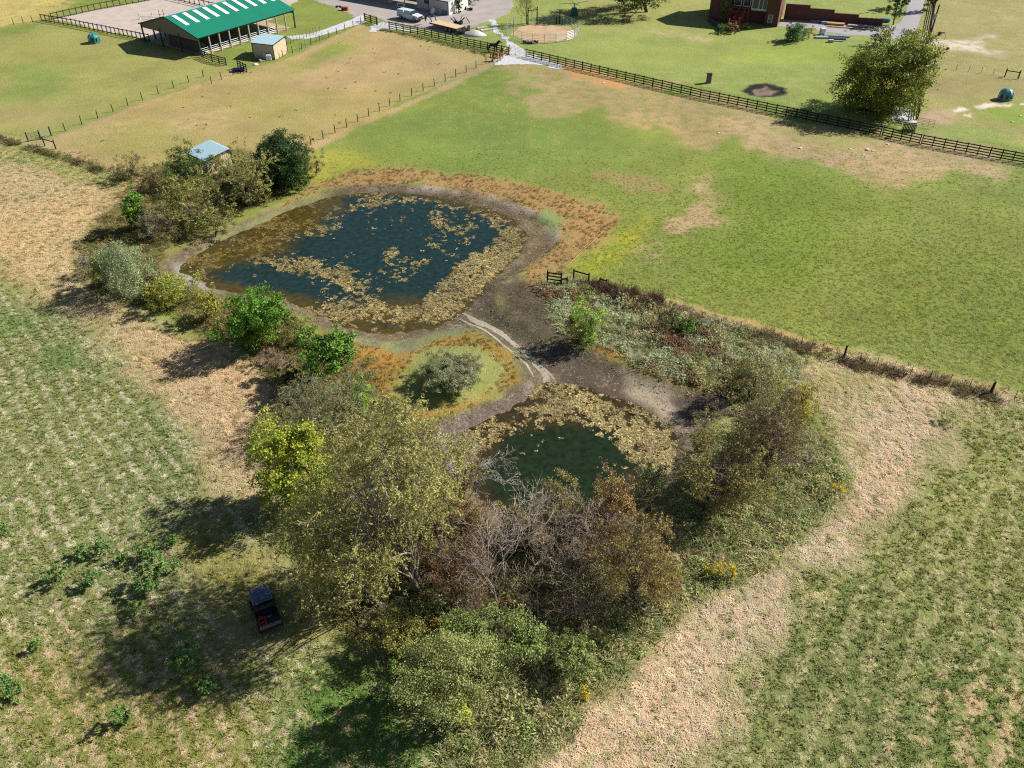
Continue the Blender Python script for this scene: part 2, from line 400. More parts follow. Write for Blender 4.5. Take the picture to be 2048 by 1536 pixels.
# drained pond floor
lay(P_BOWL, S(118,104,80), S(148,133,108), .4, .7, .9, .5, rough=.3)
lay([(740,374),(900,382),(1000,402),(1070,430),(1106,462),(1100,490),(1120,480),(1116,452),(1070,420),(980,392),(860,374)], S(180,166,152), S(136,122,108), .4, .6, .8, .5)
lay([(1090,420),(1130,440),(1110,460),(1080,440)], S(140,164,100), S(150,150,100), .4, .8, .8, .5)
lay([(660,660),(760,684),(860,666),(920,655),(930,664),(860,690),(830,700),(790,705),(730,690),(650,670)], S(150,152,104), S(128,120,96), .45, .6, .8, .5)
lay([(430,470),(590,402),(660,380),(650,392),(530,440),(380,510)], S(140,146,98), S(120,110,88), .45, .5, .6, .5)
lay([(985,570),(1030,545),(1080,570),(1110,640),(1170,690),(1120,690),(1050,655),(1000,625)], S(104,91,70), S(128,113,90), .4, .8, 1, .5)
lay([(1060,690),(1130,690),(1250,740),(1330,775),(1260,800),(1160,770),(1090,750)], S(104,91,76), S(136,121,102), .35, .8, 1, .5)
lay([(1250,740),(1330,770),(1360,800),(1385,850),(1370,870),(1340,850),(1310,815),(1260,780)], S(184,170,146), S(140,124,104), .4, .7, 1, .5)
lay([(1335,790),(1400,785),(1450,805),(1450,830),(1410,850),(1370,840),(1345,815)], S(92,84,78), S(130,120,108), .3, .6, .8, .5)
lay([(880,850),(1000,805),(1050,760),(1070,770),(1020,815),(930,860)], S(120,106,94), S(150,138,124), .4, .6, .8, .5)
lay([(340,520),(380,515),(420,560),(440,580),(380,570),(345,550)], S(160,152,138), S(132,120,102), .5, .7, 1.2, .5)
lay([(870,880),(905,890),(925,950),(890,950)], S(176,176,172), S(130,120,100), .5, .7, 1, .5)
lay([(1365,855),(1385,870),(1370,930),(1350,950),(1345,900)], S(176,160,134), S(140,124,100), .4, .5, .7, .5)
LAYERS.append((poly([(1090,745),(1120,768),(1125,785)]), np.array(S(176,146,120)), np.array(S(150,130,108)), .4, 0.5, 0.4, 1.0, .1, .8, 0.5))
LAYERS.append((poly([(420,578),(395,560),(372,548),(350,530)]), np.array(S(176,172,162)), np.array(S(140,130,112)), .4, 0.4, 0.6, 1.0, .1, .6, 0.2))  # small sheen at the pond's left edge, painted as a pale line
# burnt ring beyond the fence
lay([(1484,182),(1500,170),(1530,166),(1560,174),(1578,184),(1558,192),(1525,195),(1498,190)], S(40,38,38), S(60,54,50), .4, .35, .8, .6, rough=.2)
lay([(1506,182),(1530,174),(1550,181),(1540,190),(1514,190)], S(168,140,124), S(128,104,94), .45, .4, 1.0, .8, rough=.2)
# chalky stones and bare streaks near the feeder
for a in ([(1895,222),(1925,214),(1938,218),(1910,226)], [(1945,212),(1990,205),(2000,212),(1960,218)], [(2000,210),(2024,208),(2018,216)], [(1925,230),(1945,228),(1940,234)], [(2040,208),(2070,206),(2070,212)]):
    lay(a, S(232,220,206), S(190,172,130), .3, .35, .6, 1.0)
lay([(1835,225),(1900,220),(1920,240),(1880,250),(1832,252)], S(192,166,138), S(170,156,110), .4, .8, 1.4, .5)

P_FL = poly([(-600,560),(-60,545),(60,600),(140,665),(220,720),(300,800),(372,890),(420,1000),(540,1040),(640,1260),(760,1340),(880,1470),(900,1900),(-900,1900)])
P_FR = poly([(1890,860),(2500,860),(2600,2000),(1440,1620),(1530,1360),(1600,1260),(1700,1140),(1800,1030)])
def field_l(x, y): return inpoly(P_FL, x, y)
def field_r(x, y): return inpoly(P_FR, x, y)
def ground_fields(x, y):
    n = x.shape
    A = np.broadcast_to(np.array(G_PAST), n + (3,)).copy()
    B = np.broadcast_to(np.array(G_PAST_Y), n + (3,)).copy()
    cov = np.full(n, .4); rough = np.zeros(n)
    for (P, a, b, c, soft, namp, nf, rg, amt, width) in LAYERS:
        m = soft * 2 + namp * 2 + (width or 0)
        lo = P.min(0) - m; hi = P.max(0) + m
        k = (x > lo[0]) & (x < hi[0]) & (y > lo[1]) & (y < hi[1])
        if not k.any(): continue
        xs, ys = x[k], y[k]
        sd = sdist(P, xs, ys) if width is None else width - ldist(P, xs, ys)
        sd = sd + (fbm(xs, ys, nf, int(abs(P[0, 0]) * 7) % 97, 3) - 0.5) * 2 * namp
        w = sstep(-soft, soft, sd) * amt
        A[k] += (a - A[k]) * w[:, None]; B[k] += (b - B[k]) * w[:, None]
        cov[k] += (c - cov[k]) * w
        rough[k] += ((rg if rg is not None else 0.0) - rough[k]) * w
    # broad tone changes of the turf itself
    t = fbm(x, y, 0.045, 31, 3) - 0.5
    g = 1 + 0.30 * t
    A = A * g[..., None] * np.stack([1 + .25 * t, np.ones(n), 1 - .2 * t], -1)
    return A, B, cov, rough

# ------------------------------------------------------------------ ground sheet
def axis(stops):
    v = [stops[0][0]]
    for (a, b, s) in stops_iter(stops):
        k = max(1, int(round((b - a) / s)))
        v += list(np.linspace(a, b, k + 1)[1:])
    return np.array(v)
def stops_iter(st):
    return [(st[i][0], st[i + 1][0], st[i][1]) for i in range(len(st) - 1)]
gx = axis([(-3000, 600), (-600, 100), (-200, 8), (-120, 1.3), (-62, .55), (-40, .38), (40, .38), (62, .55), (120, 1.3), (200, 8), (600, 100), (3000, 600), ][:-1] + [(3000, 1)])
gy = axis([(-500, 150), (-50, 12), (10, 1.0), (20, .34), (70, .42), (105, .6), (150, .85), (205, 6), (300, 60), (1000, 600), (4000, 1)])
XX, YY = np.meshgrid(gx, gy)
xs, ys = XX.ravel(), YY.ravel()
zs = ground_z(xs, ys)
gA, gB, gC, gR = ground_fields(xs, ys)
nx, ny = len(gx), len(gy)
ii = np.arange((nx - 1) * (ny - 1)); r, c = ii // (nx - 1), ii % (nx - 1)
F = np.stack([r * nx + c, r * nx + c + 1, (r + 1) * nx + c + 1, (r + 1) * nx + c], 1)
gm = fast_mesh('ground', np.stack([xs, ys, zs], 1), F, None, smooth=True)
for nm, dat in (('ca', gA), ('cb', gB)):
    a = gm.attributes.new(nm, 'FLOAT_COLOR', 'POINT')
    a.data.foreach_set('color', np.concatenate([dat, np.ones((len(dat), 1))], 1).astype(np.float32).ravel())
hull = sdist(P_HULL, xs, ys)
hull = np.where(field_l(xs, ys), -(.77 * xs + .64 * ys) * 1.35, np.where(field_r(xs, ys), -(.85 * xs - .52 * ys) * .9, hull))
for nm, dat in (('cov', gC), ('rgh', gR), ('swath', -hull)):
    a = gm.attributes.new(nm, 'FLOAT', 'POINT'); a.data.foreach_set('value', dat.astype(np.float32))
def ground_material():
    m = bpy.data.materials.new('ground_cover'); m.use_nodes = True
    nt = m.node_tree; N = nt.nodes; L = nt.links
    b = N['Principled BSDF']; b.inputs['Roughness'].default_value = .9; b.inputs['Specular IOR Level'].default_value = .1
    def at(n, o='Color'):
        k = N.new('ShaderNodeAttribute'); k.attribute_name = n; return k.outputs[o]
    tc = N.new('ShaderNodeTexCoord'); P = tc.outputs['Object']
    def noise(s, d=5, r=.6, vec=P):
        k = N.new('ShaderNodeTexNoise'); k.inputs['Scale'].default_value = s; k.inputs['Detail'].default_value = d; k.inputs['Roughness'].default_value = r
        L.new(vec, k.inputs['Vector']); return k.outputs['Fac']
    def math_(op, a, b_=None, c_=None):
        k = N.new('ShaderNodeMath'); k.operation = op
        for i, v in enumerate((a, b_, c_)):
            if v is None: continue
            if isinstance(v, (int, float)): k.inputs[i].default_value = v
            else: L.new(v, k.inputs[i])
        return k.outputs[0]
    def mrange(v, a, b_, c_, d):
        k = N.new('ShaderNodeMapRange'); k.inputs['From Min'].default_value = a; k.inputs['From Max'].default_value = b_
        k.inputs['To Min'].default_value = c_; k.inputs['To Max'].default_value = d; L.new(v, k.inputs['Value']); return k.outputs[0]
    n1 = noise(.55, 9, .68); n2 = noise(3.2, 6, .7); n3 = noise(9.0, 4, .7); n0 = noise(.12, 5, .6)
    # cut swaths: the distance from the pond bank, broken up by noise
    sw = math_('ADD', math_('MULTIPLY', at('swath', 'Fac'), 3.6), math_('MULTIPLY', noise(.35, 3), 5.0))
    sw = math_('MULTIPLY', math_('MULTIPLY', math_('SINE', sw), at('rgh', 'Fac')), .055)
    # cov: share of the second tone
    v = math_('ADD', math_('ADD', math_('MULTIPLY', n1, .55), math_('MULTIPLY', n2, .45)), sw)
    thr = math_('SUBTRACT', .5, math_('MULTIPLY', math_('SUBTRACT', at('cov', 'Fac'), .5), .5))
    f = mrange(math_('SUBTRACT', v, thr), -.05, .05, 0, 1)
    mix = N.new('ShaderNodeMix'); mix.data_type = 'RGBA'
    L.new(f, mix.inputs[0]); L.new(at('ca'), mix.inputs[6]); L.new(at('cb'), mix.inputs[7])
    tone = math_('MULTIPLY', mrange(n3, .3, .7, .74, 1.22), mrange(n0, .3, .7, .86, 1.14))
    tone = math_('MULTIPLY', tone, mrange(n2, .3, .7, .86, 1.12))
    tone = math_('MULTIPLY', tone, mrange(noise(30.0, 3, .7), .3, .7, .8, 1.2))
    sc = N.new('ShaderNodeVectorMath'); sc.operation = 'SCALE'; L.new(mix.outputs[2], sc.inputs[0]); L.new(tone, sc.inputs['Scale'])
    L.new(sc.outputs[0], b.inputs['Base Color'])
    h = math_('ADD', math_('MULTIPLY', n3, .55), math_('MULTIPLY', n2, 1.0))
    bp = N.new('ShaderNodeBump'); bp.inputs['Strength'].default_value = .9
    L.new(mrange(at('rgh', 'Fac'), 0, 1, .11, .2), bp.inputs['Distance']); L.new(h, bp.inputs['Height']); L.new(bp.outputs[0], b.inputs['Normal'])
    return m
M_GROUND = ground_material()
gm.materials.append(M_GROUND)
tag(link('ground', gm), 'farmland ground of grazed turf, cut straw and dried pond mud', kind='structure')

# pale ragged streaks laid over the mud in the neck of the ponds
def pale_ribbon(pts, w0, label, tone):
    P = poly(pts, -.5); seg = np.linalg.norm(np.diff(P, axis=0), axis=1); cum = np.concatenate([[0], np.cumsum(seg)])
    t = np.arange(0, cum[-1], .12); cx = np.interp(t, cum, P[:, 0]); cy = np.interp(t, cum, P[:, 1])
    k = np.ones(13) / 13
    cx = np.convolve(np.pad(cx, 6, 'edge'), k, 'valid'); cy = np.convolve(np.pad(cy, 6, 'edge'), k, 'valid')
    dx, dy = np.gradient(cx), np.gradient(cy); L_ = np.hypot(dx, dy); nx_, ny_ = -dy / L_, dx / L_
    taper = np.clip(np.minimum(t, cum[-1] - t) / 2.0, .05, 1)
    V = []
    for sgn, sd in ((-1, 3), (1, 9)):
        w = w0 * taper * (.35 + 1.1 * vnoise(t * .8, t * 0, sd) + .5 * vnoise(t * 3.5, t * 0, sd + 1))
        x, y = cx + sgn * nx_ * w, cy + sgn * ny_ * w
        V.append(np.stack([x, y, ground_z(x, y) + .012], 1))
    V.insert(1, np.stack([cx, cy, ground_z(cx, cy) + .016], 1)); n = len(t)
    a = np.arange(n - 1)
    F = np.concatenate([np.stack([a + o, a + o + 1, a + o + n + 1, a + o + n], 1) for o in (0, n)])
    tag(link('pale_streak', fast_mesh('pale_streak', np.concatenate(V), F[:, ::-1], mat('pale_streak_tone', tone, .9, var=.3, scale=5, bump=.3))), label, kind='structure')
pale_ribbon([(918,620),(948,640),(975,652),(1012,676),(1048,704),(1076,734),(1098,762),(1106,790)], .30, 'pale streak through the neck of the ponds', S(166,158,138))
pale_ribbon([(905,632),(940,648),(968,664),(1000,692),(1030,716),(1056,738),(1072,764)], .13, 'thin pale streak beside the wide one', S(156,146,128))
pale_ribbon([(1048,706),(1078,728),(1104,752),(1118,776)], .10, 'short pinkish streak near the lower pond', S(164,146,128))
# ------------------------------------------------------------------ water of the two ponds
def water(name, P, label, tone, brown, bcol, pale=None):
    lo = P.min(0) - 1.5; hi = P.max(0) + 1.5; s = .5
    ax = np.arange(lo[0], hi[0], s); ay = np.arange(lo[1], hi[1], s)
    X, Y = np.meshgrid(ax, ay); x, y = X.ravel(), Y.ravel()
    sd = sdist(P, x, y)
    wb = np.zeros(len(x))
    for q, soft in brown:
        wb = np.maximum(wb, sstep(-soft, soft, sdist(q, x, y) + (fbm(x, y, .35, 8, 4) - .5) * 4))
    edge = sstep(2.2, .2, sd + (fbm(x, y, .5, 4, 3) - .5) * 1.5)
    wb = np.maximum(wb, edge)
    col = np.array(tone)[None] * (1 - wb[:, None]) + np.array(bcol)[None] * wb[:, None]
    n = len(ax); r_, c_ = np.divmod(np.arange((n - 1) * (len(ay) - 1)), n - 1)
    Fq = np.stack([r_ * n + c_, r_ * n + c_ + 1, (r_ + 1) * n + c_ + 1, (r_ + 1) * n + c_], 1)
    Fq = Fq[(sd[Fq] > -1.3).all(1)]
    used = np.unique(Fq); mp = -np.ones(len(x), int); mp[used] = np.arange(len(used))
    me = fast_mesh(name, np.stack([x, y, np.full(len(x), WZ)], 1)[used], mp[Fq], M_WATER, col[used])
    return tag(link(name, me), label, kind='structure')
def water_mat():
    m = bpy.data.materials.new('pond_water'); m.use_nodes = True
    nt = m.node_tree; N = nt.nodes; L = nt.links; b = N['Principled BSDF']
    at = N.new('ShaderNodeAttribute'); at.attribute_name = 'col'
    tc = N.new('ShaderNodeTexCoord')
    nz = N.new('ShaderNodeTexNoise'); nz.inputs['Scale'].default_value = 1.6; nz.inputs['Detail'].default_value = 8; nz.inputs['Roughness'].default_value = .7
    L.new(tc.outputs['Object'], nz.inputs['Vector'])
    mr = N.new('ShaderNodeMapRange'); mr.inputs['From Min'].default_value = .35; mr.inputs['From Max'].default_value = .7
    mr.inputs['To Min'].default_value = .55; mr.inputs['To Max'].default_value = 1.5; L.new(nz.outputs['Fac'], mr.inputs['Value'])
    sc = N.new('ShaderNodeVectorMath'); sc.operation = 'SCALE'; L.new(at.outputs['Color'], sc.inputs[0]); L.new(mr.outputs[0], sc.inputs['Scale'])
    L.new(sc.outputs[0], b.inputs['Base Color'])
    b.inputs['Roughness'].default_value = .15; b.inputs['IOR'].default_value = 1.33; b.inputs['Specular IOR Level'].default_value = .32
    n2 = N.new('ShaderNodeTexNoise'); n2.inputs['Scale'].default_value = 3.0; n2.inputs['Detail'].default_value = 3; L.new(tc.outputs['Object'], n2.inputs['Vector'])
    bp = N.new('ShaderNodeBump'); bp.inputs['Strength'].default_value = .12; bp.inputs['Distance'].default_value = .05
    L.new(n2.outputs['Fac'], bp.inputs['Height']); L.new(bp.outputs[0], b.inputs['Normal'])
    return m
M_WATER = water_mat()
W1_BROWN = [(poly([(366,520),(470,466),(590,412),(660,392),(680,420),(640,460),(580,470),(572,498),(530,520),(440,540),(390,545)], WZ), 1.5),
            (poly([(640,620),(760,600),(860,610),(960,560),(1030,480),(1050,500),(940,630),(820,665),(700,655)], WZ), 2.0)]
water('pond_water', P_W1, 'dark blue water of the upper pond, brown with weed on its left', S(34,56,54), W1_BROWN, S(84,72,32))
water('pond_water', P_W2, 'dark green water of the lower pond below the trees', S(36,50,30), [(poly([(1060,800),(1080,770),(1180,780),(1300,825),(1360,890),(1320,980),(1270,960),(1280,900),(1220,850),(1130,840),(1040,870),(960,930),(930,960),(905,905),(985,835)], WZ), 1.2)], S(66,56,34))
# ------------------------------------------------------------------ sheets: drive, yard, gravel track, riding arena
def gzp(x, y):
    return float(ground_z(np.array([x]), np.array([y]))[0])
def sheet(name, pts, m, label, lift, rag=1.8):
    """a surface laid on the ground, its outline roughened, raised a few millimetres"""
    P = poly(pts)
    out = []
    for i in range(len(P)):
        a, b = P[i], P[(i + 1) % len(P)]
        k = max(1, int(np.hypot(*(b - a)) / .45))
        for j in range(k):
            p = a + (b - a) * j / k
            q = (fbm(p[:1], p[1:], .7, 4, 3)[0] - .5) * rag
            out.append((p[0] + q, p[1] + q, lift))
    me = bpy.data.meshes.new(name); me.from_pydata(out, [], [tuple(range(len(out)))]); me.materials.append(m); me.update()
    return tag(link(name, me), label, kind='structure')
M_SAND = mat('arena_sand', S(200,186,174), .95, var=.14, scale=.5, bump=.6, bscale=5)
M_GRAVEL = mat('gravel', S(208,208,210), .95, var=.2, scale=1.6, bump=.4, bscale=9)
M_PAVE = mat('drive_paving', S(172,166,170), .9, var=.10, scale=.4, bump=.3, bscale=9)
M_YARD = mat('yard_gravel', S(178,168,162), .95, var=.14, scale=.35, bump=.5, bscale=6)
M_DIRT = mat('pen_dirt', S(198,170,134), .95, var=.2, scale=.5, bump=.7, bscale=5)
M_CONC = mat('concrete', S(205,198,188), .85, var=.1)
sheet('riding_arena', [(108,38),(180,20),(290,2),(420,-14),(560,-40),(640,-40),(560,30),(480,70),(420,100),(300,82)], M_SAND, 'pale sand floor of the riding arena', .012)
sheet('driveway', [(1567,38),(1764,51),(1788,50),(1802,44),(1813,25),(1822,-30),(1856,-30),(1845,22),(1838,46),(1829,64),(1815,73),(1790,78),(1748,72),(1690,69),(1640,62),(1600,57),(1556,52)], M_PAVE, 'grey paved drive and parking place beside the brick house', .012, .4)
sheet('farmyard', [(560,-30),(650,8),(700,28),(725,42),(740,30),(780,44),(860,62),(900,70),(930,62),(960,48),(985,40),(1015,28),(1028,12),(1022,-30)], M_YARD, 'pale gravel farmyard and lane in front of the metal shop', .012)
sheet('gravel_track', [(975,40),(992,62),(1010,85),(1022,97),(1010,112),(985,122),(992,130),(1040,128),(1090,132),(1130,142),(1118,130),(1085,118),(1050,103),(1042,96),(1020,80),(1003,62),(988,40)], M_GRAVEL, 'white gravel track through the gate by the horses', .018)
sheet('gravel_track', [(575,72),(620,68),(660,55),(700,40),(722,30),(732,34),(728,46),(700,54),(660,66),(625,76),(580,80)], M_GRAVEL, 'narrow white gravel track from the barn to the farmyard', .018)
sheet('gravel_track', [(738,52),(765,44),(800,52),(840,62),(820,63),(780,57),(760,58),(752,66),(744,64)], M_GRAVEL, 'spilled white gravel at the farmyard gate', .021)
sheet('gravel_track', [(1790,215),(1812,213),(1830,232),(1835,246),(1790,240),(1775,232)], M_GRAVEL, 'grey gravel spill beneath the yellowing tree', .015)
sheet('pen_floor', [(1025,66),(1040,54),(1070,48),(1105,48),(1140,54),(1155,62),(1148,74),(1120,82),(1080,85),(1045,80)], M_DIRT, 'trodden tan dirt floor of the round pen', .015)

# ------------------------------------------------------------------ fences
M_BLACK = mat('black_stained_wood', S(38,33,34), .85, var=.3, bump=.3)
M_BROWN = mat('dark_brown_wood', S(74,54,50), .85, var=.3, bump=.3)
M_POST = mat('weathered_post', S(62,52,46), .9, var=.35, bump=.4)
M_WIRE = mat('galvanised_wire', S(150,150,150), .5, metal=.7)
M_GALV = mat('galvanised_tube', S(190,205,210), .45, metal=.5, var=.1)
M_GATE = mat('painted_gate_tube', S(150,140,140), .5, metal=.3)
M_GRN = mat('dull_green_tube', S(110,140,135), .5, metal=.3)
def unit_box(name, m, lo, hi):
    return MB().bbox(lo, hi).mesh(name, m)
ME_CACHE = {}
def cached(key, fn):
    if key not in ME_CACHE: ME_CACHE[key] = fn()
    return ME_CACHE[key]
def jitter(k): return (random.random() - .5) * 2 * k
def board_fence(pts, n, rails, m, label, h=1.4, group=None, z0=0.0, start=True, end=True, name='board_fence', cat='fence', pw=.13):
    """pts: corners (pixels); n: bays in each stretch. Every post and every board is its own part"""
    W = [G(*p) if not isinstance(p, Vector) else p for p in pts]
    root = empty(name, W[0], 0, label, cat, group)
    pm = cached(('post', m.name, h, pw), lambda: unit_box('post', m, (-pw / 2, -pw / 2, -.1), (pw / 2, pw / 2, h + .06)))
    rm = cached(('rail', m.name), lambda: unit_box('rail', m, (0, -.022, -.075), (1, .022, .075)))
    for s in range(len(W) - 1):
        a, b = W[s], W[s + 1]; d = b - a; ang = math.atan2(d.y, d.x); L = d.length / n[s]
        nrm = Vector((-d.y, d.x, 0)).normalized() * (pw / 2 + .024)
        for i in range(n[s] + 1):
            if i == 0 and s > 0: continue
            p = a + d * (i / n[s]); p.z = gzp(p.x, p.y)
            link('post', pm, root, p - W[0], (jitter(.02), jitter(.02), ang))
        for i in range(n[s]):
            p = a + d * (i / n[s]); q = a + d * ((i + 1) / n[s]); p.z = gzp(p.x, p.y); q.z = gzp(q.x, q.y)
            for k in range(rails):
                hz = h - .08 - k * (h - .30) / max(1, rails - 1) if rails > 1 else h - .1
                o = link('rail', rm, root, p - W[0] - nrm + Vector((0, 0, hz + jitter(.02))), (0, -math.atan2(q.z - p.z, L) + jitter(.008), ang), (L - .004, 1, 1))
    return root
def wire_fence(pts, n, label, h=1.25, group='post and wire fences', wires=3, r=.065, m=None, thin=0):
    W = [G(*p) for p in pts]
    m = m or M_POST
    root = empty('wire_fence', W[0], 0, label, 'fence', group)
    pm = cached(('rpost', m.name, h, r), lambda: MB().tube([(0, 0, -.1), (0, 0, h * .5), (0, 0, h)], [r * 1.08, r, r * .94], 7).mesh('post', m))
    P = []
    for s in range(len(W) - 1):
        for i in range(n[s] + (1 if s == len(W) - 2 else 0)):
            P.append(W[s] + (W[s + 1] - W[s]) * (i / n[s]))
    for p in P:
        p.z = gzp(p.x, p.y)
        link('post', pm, root, p - W[0], (jitter(.04), jitter(.04), random.random()), (1, 1, 1 + jitter(.06)))
    for k in range(wires):
        mb = MB(); z = h * (.93 - .3 * k)
        for a, b in zip(P[:-1], P[1:]):
            mb.beam(a - W[0] + Vector((0, r, z)), b - W[0] + Vector((0, r, z)), .007, .007)
        mb.build('wire', M_WIRE, root)
    return root
def pipe_gate(p0, p1, label, h=1.35, m=None, rails=6, mid=2, name='pipe_gate'):
    a = G(*p0) if not isinstance(p0, Vector) else p0; b = G(*p1) if not isinstance(p1, Vector) else p1
    m = m or M_GATE
    d = b - a; L = d.length
    root = empty(name, a, math.atan2(d.y, d.x), label, 'gate')
    for x in [0.03, L - .03]:
        MB().tube([(x, 0, .12), (x, 0, h)], .026, 6).build('upright', m, root)
    for i in range(mid):
        x = L * (i + 1) / (mid + 1)
        MB().box((x, 0, .12 + (h - .12) / 2), (.04, .018, h - .18)).build('brace', m, root)
    for k in range(rails):
        z = .15 + (h - .18) * k / (rails - 1)
        MB().tube([(.03, 0, z), (L - .03, 0, z)], .022, 6).build('bar', m, root)
    return root
def post_thing(px, py, label, h, r=.09, m=None, name='wooden_post'):
    p = G(px, py)
    o = MB().tube([(0, 0, -.1), (0, 0, h * .5), (0, 0, h)], [r * 1.05, r, r * .93], 8).build(name, m or M_POST, None, p)
    return tag(o, label, 'post')

# the long black board fence and its gates
board_fence([(1052,114), (1400,196), (1760,271)], [20, 18], 4, M_BLACK, 'long black four board fence along the top of the big green pasture', 1.42, 'black board fences')
board_fence([(1764,272), (1838,288)], [4], 4, M_BLACK, 'black four board fence stretch with the slatted feeder under the yellowing tree', 1.42, 'black board fences')
board_fence([(1842,289), (2048,327), (2130,343)], [9, 4], 4, M_BLACK, 'black four board fence running out of the photo at the right edge', 1.42, 'black board fences')
board_fence([(779,58), (850,72), (935,92), (1017,110)], [5, 6, 6], 4, M_BLACK, 'black four board fence in front of the flatbed trailer', 1.42, 'black board fences')
board_fence([(730,42), (754,50)], [2], 4, M_BLACK, 'short black board fence left of the farmyard pipe gate', 1.5, 'black board fences', pw=.2)
board_fence([(1019,105), (1006,116), (996,124)], [1, 1], 2, mat('bare_timber', S(196,176,158), .8), 'pale two rail hitching fence beside the horses', 1.35)
pipe_gate((755.5,50.5), (777.5,57.5), 'grey pipe gate between two black fences by the pickup', 1.35)
pipe_gate((1021,107), (1049,113), 'pale pipe gate across the white gravel track', 1.4, M_GALV)
board_fence([(1834,239), (1842,170), (1850,118), (1853,95)], [8, 8, 5], 4, M_BLACK, 'black board fence seen end on behind the yellowing tree', 1.42, 'black board fences')
board_fence([(1855,86), (1862,45), (1868,15), (1874,-20)], [6, 8, 9], 4, mat('grey_brown_boards', S(116,92,78), .85, var=.3), 'brown board fence running up beside the tree lined drive', 1.42, 'black board fences')
pipe_gate((1832,252), (1866,258), 'open pipe gate swung out behind the black fence', 1.3)
# arena fence
board_fence([(84,42), (145,52), (215,66), (300,83)], [7, 8, 10], 2, M_BROWN, 'dark brown two rail fence on the near side of the sand arena', 1.35, 'arena fences')
board_fence([(104,40), (190,21), (290,3), (370,-14)], [7, 8, 8], 2, M_BROWN, 'dark brown two rail fence on the far left side of the sand arena', 1.35, 'arena fences')
board_fence([(326,-6), (380,7), (440,21), (490,33)], [5, 6, 5], 2, M_BROWN, 'dark brown two rail fence across the back of the sand arena', 1.35, 'arena fences')
# post and wire fences
wire_fence([(131,262), (285,200), (407,154)], [5, 4], 'post and wire fence between the two tan paddocks below the barn', 1.25)
wire_fence([(407,154), (423,167), (443,159), (466,150)], [1, 1, 1], 'low wire stretch beside the black stall gate', 1.2)
wire_fence([(622,290), (800,202), (972,128)], [8, 8], 'post and wire fence running from the dark cedar up to the horses', 1.25)
wire_fence([(566,114), (640,82), (722,47)], [4, 5], 'post and wire fence below the narrow white gravel track', 1.2)
wire_fence([(600,103), (622,88), (657,76)], [2, 3], 'wire panel fence behind the small beige shed', 1.3, m=M_GRN, r=.04)
wire_fence([(575,90), (600,79), (640,66)], [4, 6], 'thin green post fence beside the white gravel track', 1.4, m=M_GRN, r=.04)
wire_fence([(0,55), (28,49), (84,41)], [1, 3], 'post and wire fence at the far hay field corner', 1.2)
wire_fence([(1870,133), (1912,140), (1962,146), (2010,152), (2060,158)], [1, 2, 2, 2], 'thin post and wire fence behind the right green feeder', 1.0, r=.035)
wire_fence([(1145,572), (1215,590), (1330,620), (1440,652), (1560,682), (1687,716)], [2, 3, 3, 3, 3], 'wire fence with thin steel posts between weeds and pasture', 1.05, r=.03)
wire_fence([(1687,716), (1820,750), (1978,786), (2080,812)], [4, 4, 2], 'wire fence with thin steel posts below the right pasture', 1.05, r=.03)
for (a, b, l) in ((1687, 716, 'dark leaning wooden post in the middle of the pasture wire fence'), (1980, 789, 'dark wooden post near the right end of the pasture wire fence'),
                  (2009, 154, 'dark wooden post left of two by the right edge'), (2036, 158, 'dark wooden post at the right edge beyond the green feeder')):
    post_thing(a, b, l, 1.45, .1)
# weathered gate corner on the left
for (a, b, l) in ((57, 283, 'grey wooden post at the far left end of the tube gate'), (82, 279, 'wooden post in the middle of the left tube gate'), (103, 271, 'tall wooden post at the right end of the left tube gate'),
                  (90, 292, 'stubby pale post below the left tube gate'), (112, 298, 'wooden brace post right of the stubby pale post')):
    post_thing(a, b, l, 1.35, .09)
pipe_gate((57,283), (81,279), 'green tube gate at the left corner of the paddocks', 1.15, M_GRN, 5)
pipe_gate((83,278.5), (102,271.5), 'short green tube gate next to the tall wooden post', 1.15, M_GRN, 5, 1)
o = MB().beam(G(90,292) + Vector((0, 0, 1.05)), G(112,298) + Vector((0, 0, 1.0)), .1, .1).build('brace_rail', M_POST)
tag(o, 'dark wooden brace rail between the two posts below the tube gate', 'rail')
# black gate corner by the pond neck
board_fence([(1095,567), (1122,570.5)], [1], 4, M_BLACK, 'short black four board gate by the neck of the ponds', 1.5, 'black board fences', name='board_gate', cat='gate', pw=.15)
board_fence([(1122,572), (1134,571)], [1], 2, M_BLACK, 'broken black rail stub right of the short black gate', 1.0)
board_fence([(1147,560), (1177,569)], [1], 1, M_BLACK, 'single rail brace with two black posts above the weeds', 1.3)
board_fence([(1199,572), (1212,576)], [1], 1, M_POST, 'low grey post and rail stub in the dry grass', 1.0)
# electric tape
mb = MB(); a = G(1207,473); b = G(1130,546)
mb.beam(a + Vector((0, 0, .75)), b + Vector((0, 0, .75)), .045, .012); mb.tube([a, a + Vector((0, 0, .85))], .02, 5); mb.tube([b, b + Vector((0, 0, .85))], .02, 5)
tag(mb.build('fence_tape', mat('yellow_tape', S(214,196,110), .6)), 'taut yellow fence tape between two sticks by the pond', 'fence tape')

# ------------------------------------------------------------------ buildings
M_GREENROOF = mat('green_roof_metal', S(28,142,112), .45, var=.06, scale=.3, spec=.4)
M_SKYL = mat('skylight_panel', S(238,238,236), .5, var=.02)
M_TAUPE = mat('taupe_wall_metal', S(134,122,116), .55, var=.04)
M_BEIGE = mat('beige_wall_metal', S(232,210,176), .55, var=.05)
M_TRIM = mat('dark_green_trim', S(34,70,66), .5, var=.05)
M_BLUEROOF = mat('pale_blue_roof_metal', S(176,206,218), .4, var=.05, spec=.5)
M_BARNPOST = mat('grey_barn_post', S(176,170,160), .85, var=.2)
M_DARKWOOD = mat('dark_wall_boards', S(92,80,74), .9, var=.25, stretch=(6, 6, .6))
M_CASE = mat('white_paint', S(236,236,230), .6, var=.03)

